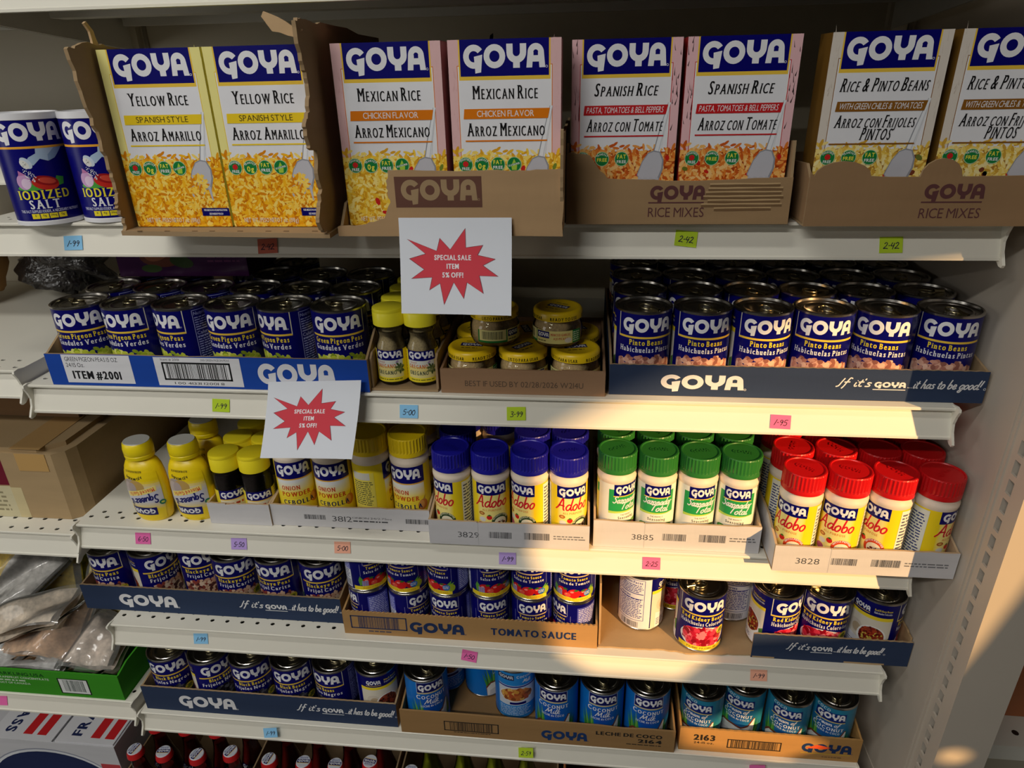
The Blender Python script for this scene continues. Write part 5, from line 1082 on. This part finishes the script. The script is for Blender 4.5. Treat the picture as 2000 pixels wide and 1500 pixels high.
o = MB(); lump(o, .08, .07, .085, CARD, C(166, 124, 74), 3, .05, sq=.7); ob = o.build('paper_sack'); tag(ob, 'rounded brown paper sack at the left edge, deep in the second left shelf', 'sack', None, (-.338, .28, -.1540))
o = MB(); lump(o, .072, .055, .055, CLOTH, C(34, 30, 28), 5, .3, sq=.9); ob = o.build('plastic_bag'); tag(ob, 'crumpled black plastic bag deep in the left shelf', 'bag', None, (-.160, .335, -.1420))
o = MB(); lump(o, .028, .05, .07, CLOTH, C(24, 22, 20), 6, .2); ob = o.build('plastic_bag'); tag(ob, 'black plastic bundle peeking over the pink rice boxes from behind', 'bag', None, (.648, .13, .085))
z = -.4330
cb = thing('cardboard_box', 'large brown cardboard box with tape at the left, worn right corner', 'box', None, (-.52, .036, z)); m = MB()
m.slab([(0, 0), (.485, 0), (.500, .012), (.506, .03), (.508, .36), (0, .36)], 0, .118, 'xy', CARD, C(174, 148, 110)); m.slab([(0, 0), (.46, .004), (.49, .03), (.49, .34), (0, .34)], .118, .126, 'xy', CARD, C(168, 142, 104))
L = Lab(.008); L.rect(330, 60, 398, 112, C(112, 24, 44)); L.rect(330, 0, 398, 58, C(206, 196, 160)); L.fine(340, 10, 390, 50, 5, C(150, 140, 110), 3); L.rect(398, 0, 416, 56, C(206, 190, 146)); L.p = [([(x, y) for x, y in p], c, k) for p, c, k in L.p]; m.art(L, on_front(0), CARD); m.build('carton', cb)
m = MB(); m.box((.425, -.0009, .088), (.475, -.0003, .118), PLASTIC, C(196, 156, 96)); m.slab([(.42, -.0009), (.47, -.0009), (.46, .20), (.41, .20)], .1262, .1268, 'xy', PLASTIC, C(176, 140, 90)); m.build('tape', cb)
cb2 = thing('cardboard_box', 'darker brown box standing on the large taped box', 'box', None, (-.56, .14, z + .1275)); m = MB(); m.box((0, 0, 0), (.50, .25, .08), CARD, C(140, 108, 76)); m.build('carton', cb2)
# green juice tray with bags
z = D[0] * 0 - .792
def ink_gr(L, w, h):
    L.rect(w * .745, h * .12, w * .87, h * .76, BLACK); L.rect(w * .75, h * .15, w * .865, h * .73, C(220, 222, 220)); L.bars(w * .765, h * .22, w * .85, h * .70, C(40, 60, 50), 5, 30); L.text('0 00000 00000 0', w * .807, h * .155, 2.2, C(60, 60, 60), 'R', w=w * .09) if 0 else None
    L.text('SPARKLING USA', w * .585, h * .76, 7, C(20, 70, 24), 'B', w=w * .22); c = C(196, 214, 190); L.text('MADE FROM GRAPEFRUIT CONCENTRATE', w * .555, h * .62, 4.4, c, 'B', w=w * .31); L.fine(w * .44, h * .48, w * .63, h * .60, 1, c, 3); L.text('PRODUCT OF CANADA', w * .54, h * .38, 4.4, c, 'B', w=w * .17)
gt = tray('bright green juice tray holding clear bags at the left', -.48, -.021, .002, z, .056, .062, .36, C(60, 146, 34), ink_gr, group=None, slope=.03, board=C(60, 146, 34))
gt['group'] = 'open cardboard trays on the shelves'
for ch in list(gt.children):
    if ch.name.startswith('side_panel') and ch.data.vertices[0].co.x > .2:
        m = MB(); L = Lab(.008); L.k = .3; L.script('Tizzy', 60, 18, 22, C(196, 200, 60), .06, w=70, rot=.1) if 0 else L.script('Citrus', 70, 14, 24, C(196, 200, 60), .06, w=80, rot=.12)
def pillow(label, P, thick, colin, filmed, mt, group='bags in the green tray', seed=1, text=None, fcol=None):
    """P: four corners (lower left, lower right, upper right, upper left) of a filled flat bag"""
    A, B, Cc, Dd = [Vector(p) + Vector((0, .012, .012)) for p in P]; o = (A + B + Cc + Dd) / 4; n = (B - A).cross(Dd - A).normalized(); R = random.Random(seed); N = 22
    root = thing('plastic_bag', label, 'bag', group, o)
    ph = [(R.uniform(4, 13), R.uniform(4, 13), R.uniform(0, 6)) for _ in range(7)]
    def pt(u, v, side, k, ex=0):
        p = A.lerp(B, u).lerp(Dd.lerp(Cc, u), v) - o; uu = min(max((u - .5) * k + .5, 0), 1); vv = min(max((v - .5) * k + .5, 0), 1); e = (max(16 * uu * (1 - uu) * vv * (1 - vv), 0)) ** .42
        w = sum(sin(a * u + b * v + c) for a, b, c in ph) / 7
        p = p + n * (side * thick * .5 * e * (1 + .45 * w) + ex * side + .006 * sum(sin(a * .7 * u - b * .6 * v + c) for a, b, c in ph[:3])); return tuple(p)
    fs = [(j * (N + 1) + i, j * (N + 1) + i + 1, (j + 1) * (N + 1) + i + 1, (j + 1) * (N + 1) + i) for j in range(N) for i in range(N)]
    m = MB(); g = [(i / N, j / N) for j in range(N + 1) for i in range(N + 1)]; s = .86
    for side in (1, -1): m.add([pt(.5 + (a - .5) * s, .5 + (b - .5) * s, side, 1.0) for a, b in g], fs if side > 0 else [f[::-1] for f in fs], mt, colin, True)
    m.build('contents', root)
    m = MB()
    for side in (1, -1): m.add([pt(a, b, side, .94, .0035) for a, b in g], fs if side > 0 else [f[::-1] for f in fs], BAG, WHITE, True)
    if text:
        L = Lab(.008); L.k = .1
        for t, u, v, hh, ww in text: L.text(t, u, v, hh, C(60, 50, 30), 'B', w=ww)
        wb, hb = (B - A).length * 1000, (Dd - A).length * 1000; m.art(L, lambda u, v, l: pt(u / wb, v / hb, 1, .94, .0055), PRINT)
    m.build('film', root); return root
pillow('yellow printed bag standing at the back of the green tray', [(-.40, .145, -.775), (-.20, .145, -.775), (-.195, .21, -.60), (-.40, .21, -.60)], .04, C(236, 206, 70), True, STONE, seed=3, text=[('AFRIC', 152, 92, 9, 38), ('BEST', 168, 130, 7, 34)])
pillow('pale yellow bag leaning behind the clear bag by the shelf end', [(-.16, .125, -.775), (-.055, .10, -.775), (-.075, .17, -.66), (-.175, .19, -.64)], .03, C(206, 190, 110), True, STONE, seed=8)
pillow('upper grey bag of powder slanting down to the left edge', [(-.345, .055, -.700), (-.285, .045, -.725), (-.195, .165, -.640), (-.27, .175, -.600)], .028, C(226, 222, 218), True, STONE, seed=5)
pillow('long flat bag of chips lying in the middle of the green tray', [(-.345, .005, -.715), (-.13, .025, -.680), (-.125, .105, -.655), (-.335, .09, -.690)], .032, C(226, 210, 190), True, STONE, seed=6)
pillow('lower bag of brown spice under the long flat bag', [(-.28, .02, -.750), (-.14, .018, -.755), (-.115, .11, -.705), (-.26, .12, -.715)], .028, C(214, 174, 136), True, STONE, seed=9)
pillow('white lined bag at the bottom left of the green tray', [(-.34, .012, -.778), (-.15, .010, -.775), (-.145, .085, -.750), (-.33, .10, -.752)], .022, C(214, 212, 212), True, STONE, seed=11)
pillow('bulging clear bag of dried pieces at the right of the green tray', [(-.150, .014, -.768), (-.048, .012, -.764), (-.044, .100, -.735), (-.150, .125, -.715)], .044, C(220, 204, 190), True, STONE, seed=22)
# white boxes below
def wbox(label, x0, x1, t):
    root = thing('shipping_box', label, 'box', 'white shipping boxes', (x0, .034, -1.2495)); w = x1 - x0; H = .2845
    m = MB(); m.box((0, 0, 0), (w, .36, H), CARD, C(214, 214, 218))
    L = Lab(.008); L.ell(w * 480, 110, w * 390, 118, C(220, 222, 226), n=40); L.ell(w * 480, 108, w * 380, 112, C(34, 44, 84), n=40); L.rect(w * 880, 120, w * 1000 - 1, 170, C(206, 36, 40)); m.art(L, on_front(0), CARD); m.build('carton', root)
    m = MB(); m.slab(rag([(0.002, -.008), (w - .004, -.006), (w - .004, .35), (.002, .35)], .0006, 4), H + .0006, H + .0036, 'xy', CARD, C(226, 226, 230))
    L = Lab(.008); c = C(34, 44, 88)
    L.text(t, 0, 0, 30, c, 'B', w=230 if t == 'FRAGILE' else 160); L.p = [([(w * 300 - y + 10, x + 128) for x, y in p], cc, k) for p, cc, k in L.p]
    L.rect(w * 560, 18, w * 560 + 20, 330, C(206, 36, 40)); L.rect(w * 560 + 30, 18, w * 560 + 50, 330, C(206, 36, 40))
    m.art(L, lambda u, v, l: (u * MM, v * MM, H + .0036 + l * MM), CARD); m.build('lid_flap', root); return root
wbox('white shipping box lettered in navy beside the red sauce bottles', -.245, -.160 + .0, 'x') if 0 else None
wb = thing('shipping_box', 'big white shipping box with navy lettered flaps and red bars, bottom left', 'box', None, (-.58, .056, -1.2480)); H = .2530; w = .444
m = MB(); m.box((0, 0, 0), (w, .36, H), CARD, C(210, 210, 214)); L = Lab(.008); L.ell(290, 119, 148, 114, C(150, 154, 170), n=44); L.ell(290, 118, 146, 112, C(226, 228, 232), n=44); L.ell(290, 116, 142, 108, C(34, 44, 84), n=44); L.rect(402, 185, 443, 202, C(196, 70, 76)); m.art(L, on_front(0), CARD); m.build('carton', wb)
def flap(x0, x1, y0, word, lab, up=0):
    m = MB(); ww = x1 - x0; m.slab(rag([(x0, y0), (x1, y0 + .001), (x1, .355), (x0, .355)], .0006, 4), H + .0006 + up, H + .0036 + up, 'xy', CARD, C(226, 226, 230)); L = Lab(.008); L.text(word, 0, 0, 20, C(34, 44, 88), 'X', w=92 if len(word) < 6 else 124)
    n = 92 if len(word) < 6 else 124; s = -1 if len(word) < 6 else 1; L.p = [([(x0 * 1000 + (46 if s > 0 else 26) - s * y, s * x + n / 2 + y0 * 1000 + 14) for x, y in p], cc, k) for p, cc, k in L.p]
    for q in (68, 98): L.rect(x0 * 1000 + q, y0 * 1000 + 12, x0 * 1000 + q + 20, 350, C(206, 36, 40))
    m.art(L, lambda u, v, l: (u * MM, v * MM, H + .0036 + up + l * MM), CARD); o = m.build('flap', wb); o['label'] = lab
flap(.176, .314, -.002, 'GLASS', 'left white flap with navy word and two red bars', .002); flap(.318, .441, .002, 'FRAGILE', 'right white flap with navy word and two red bars')

for o in COL.objects:
    if o.parent is None and o.type in ('EMPTY', 'MESH'): o.location.z += ZO
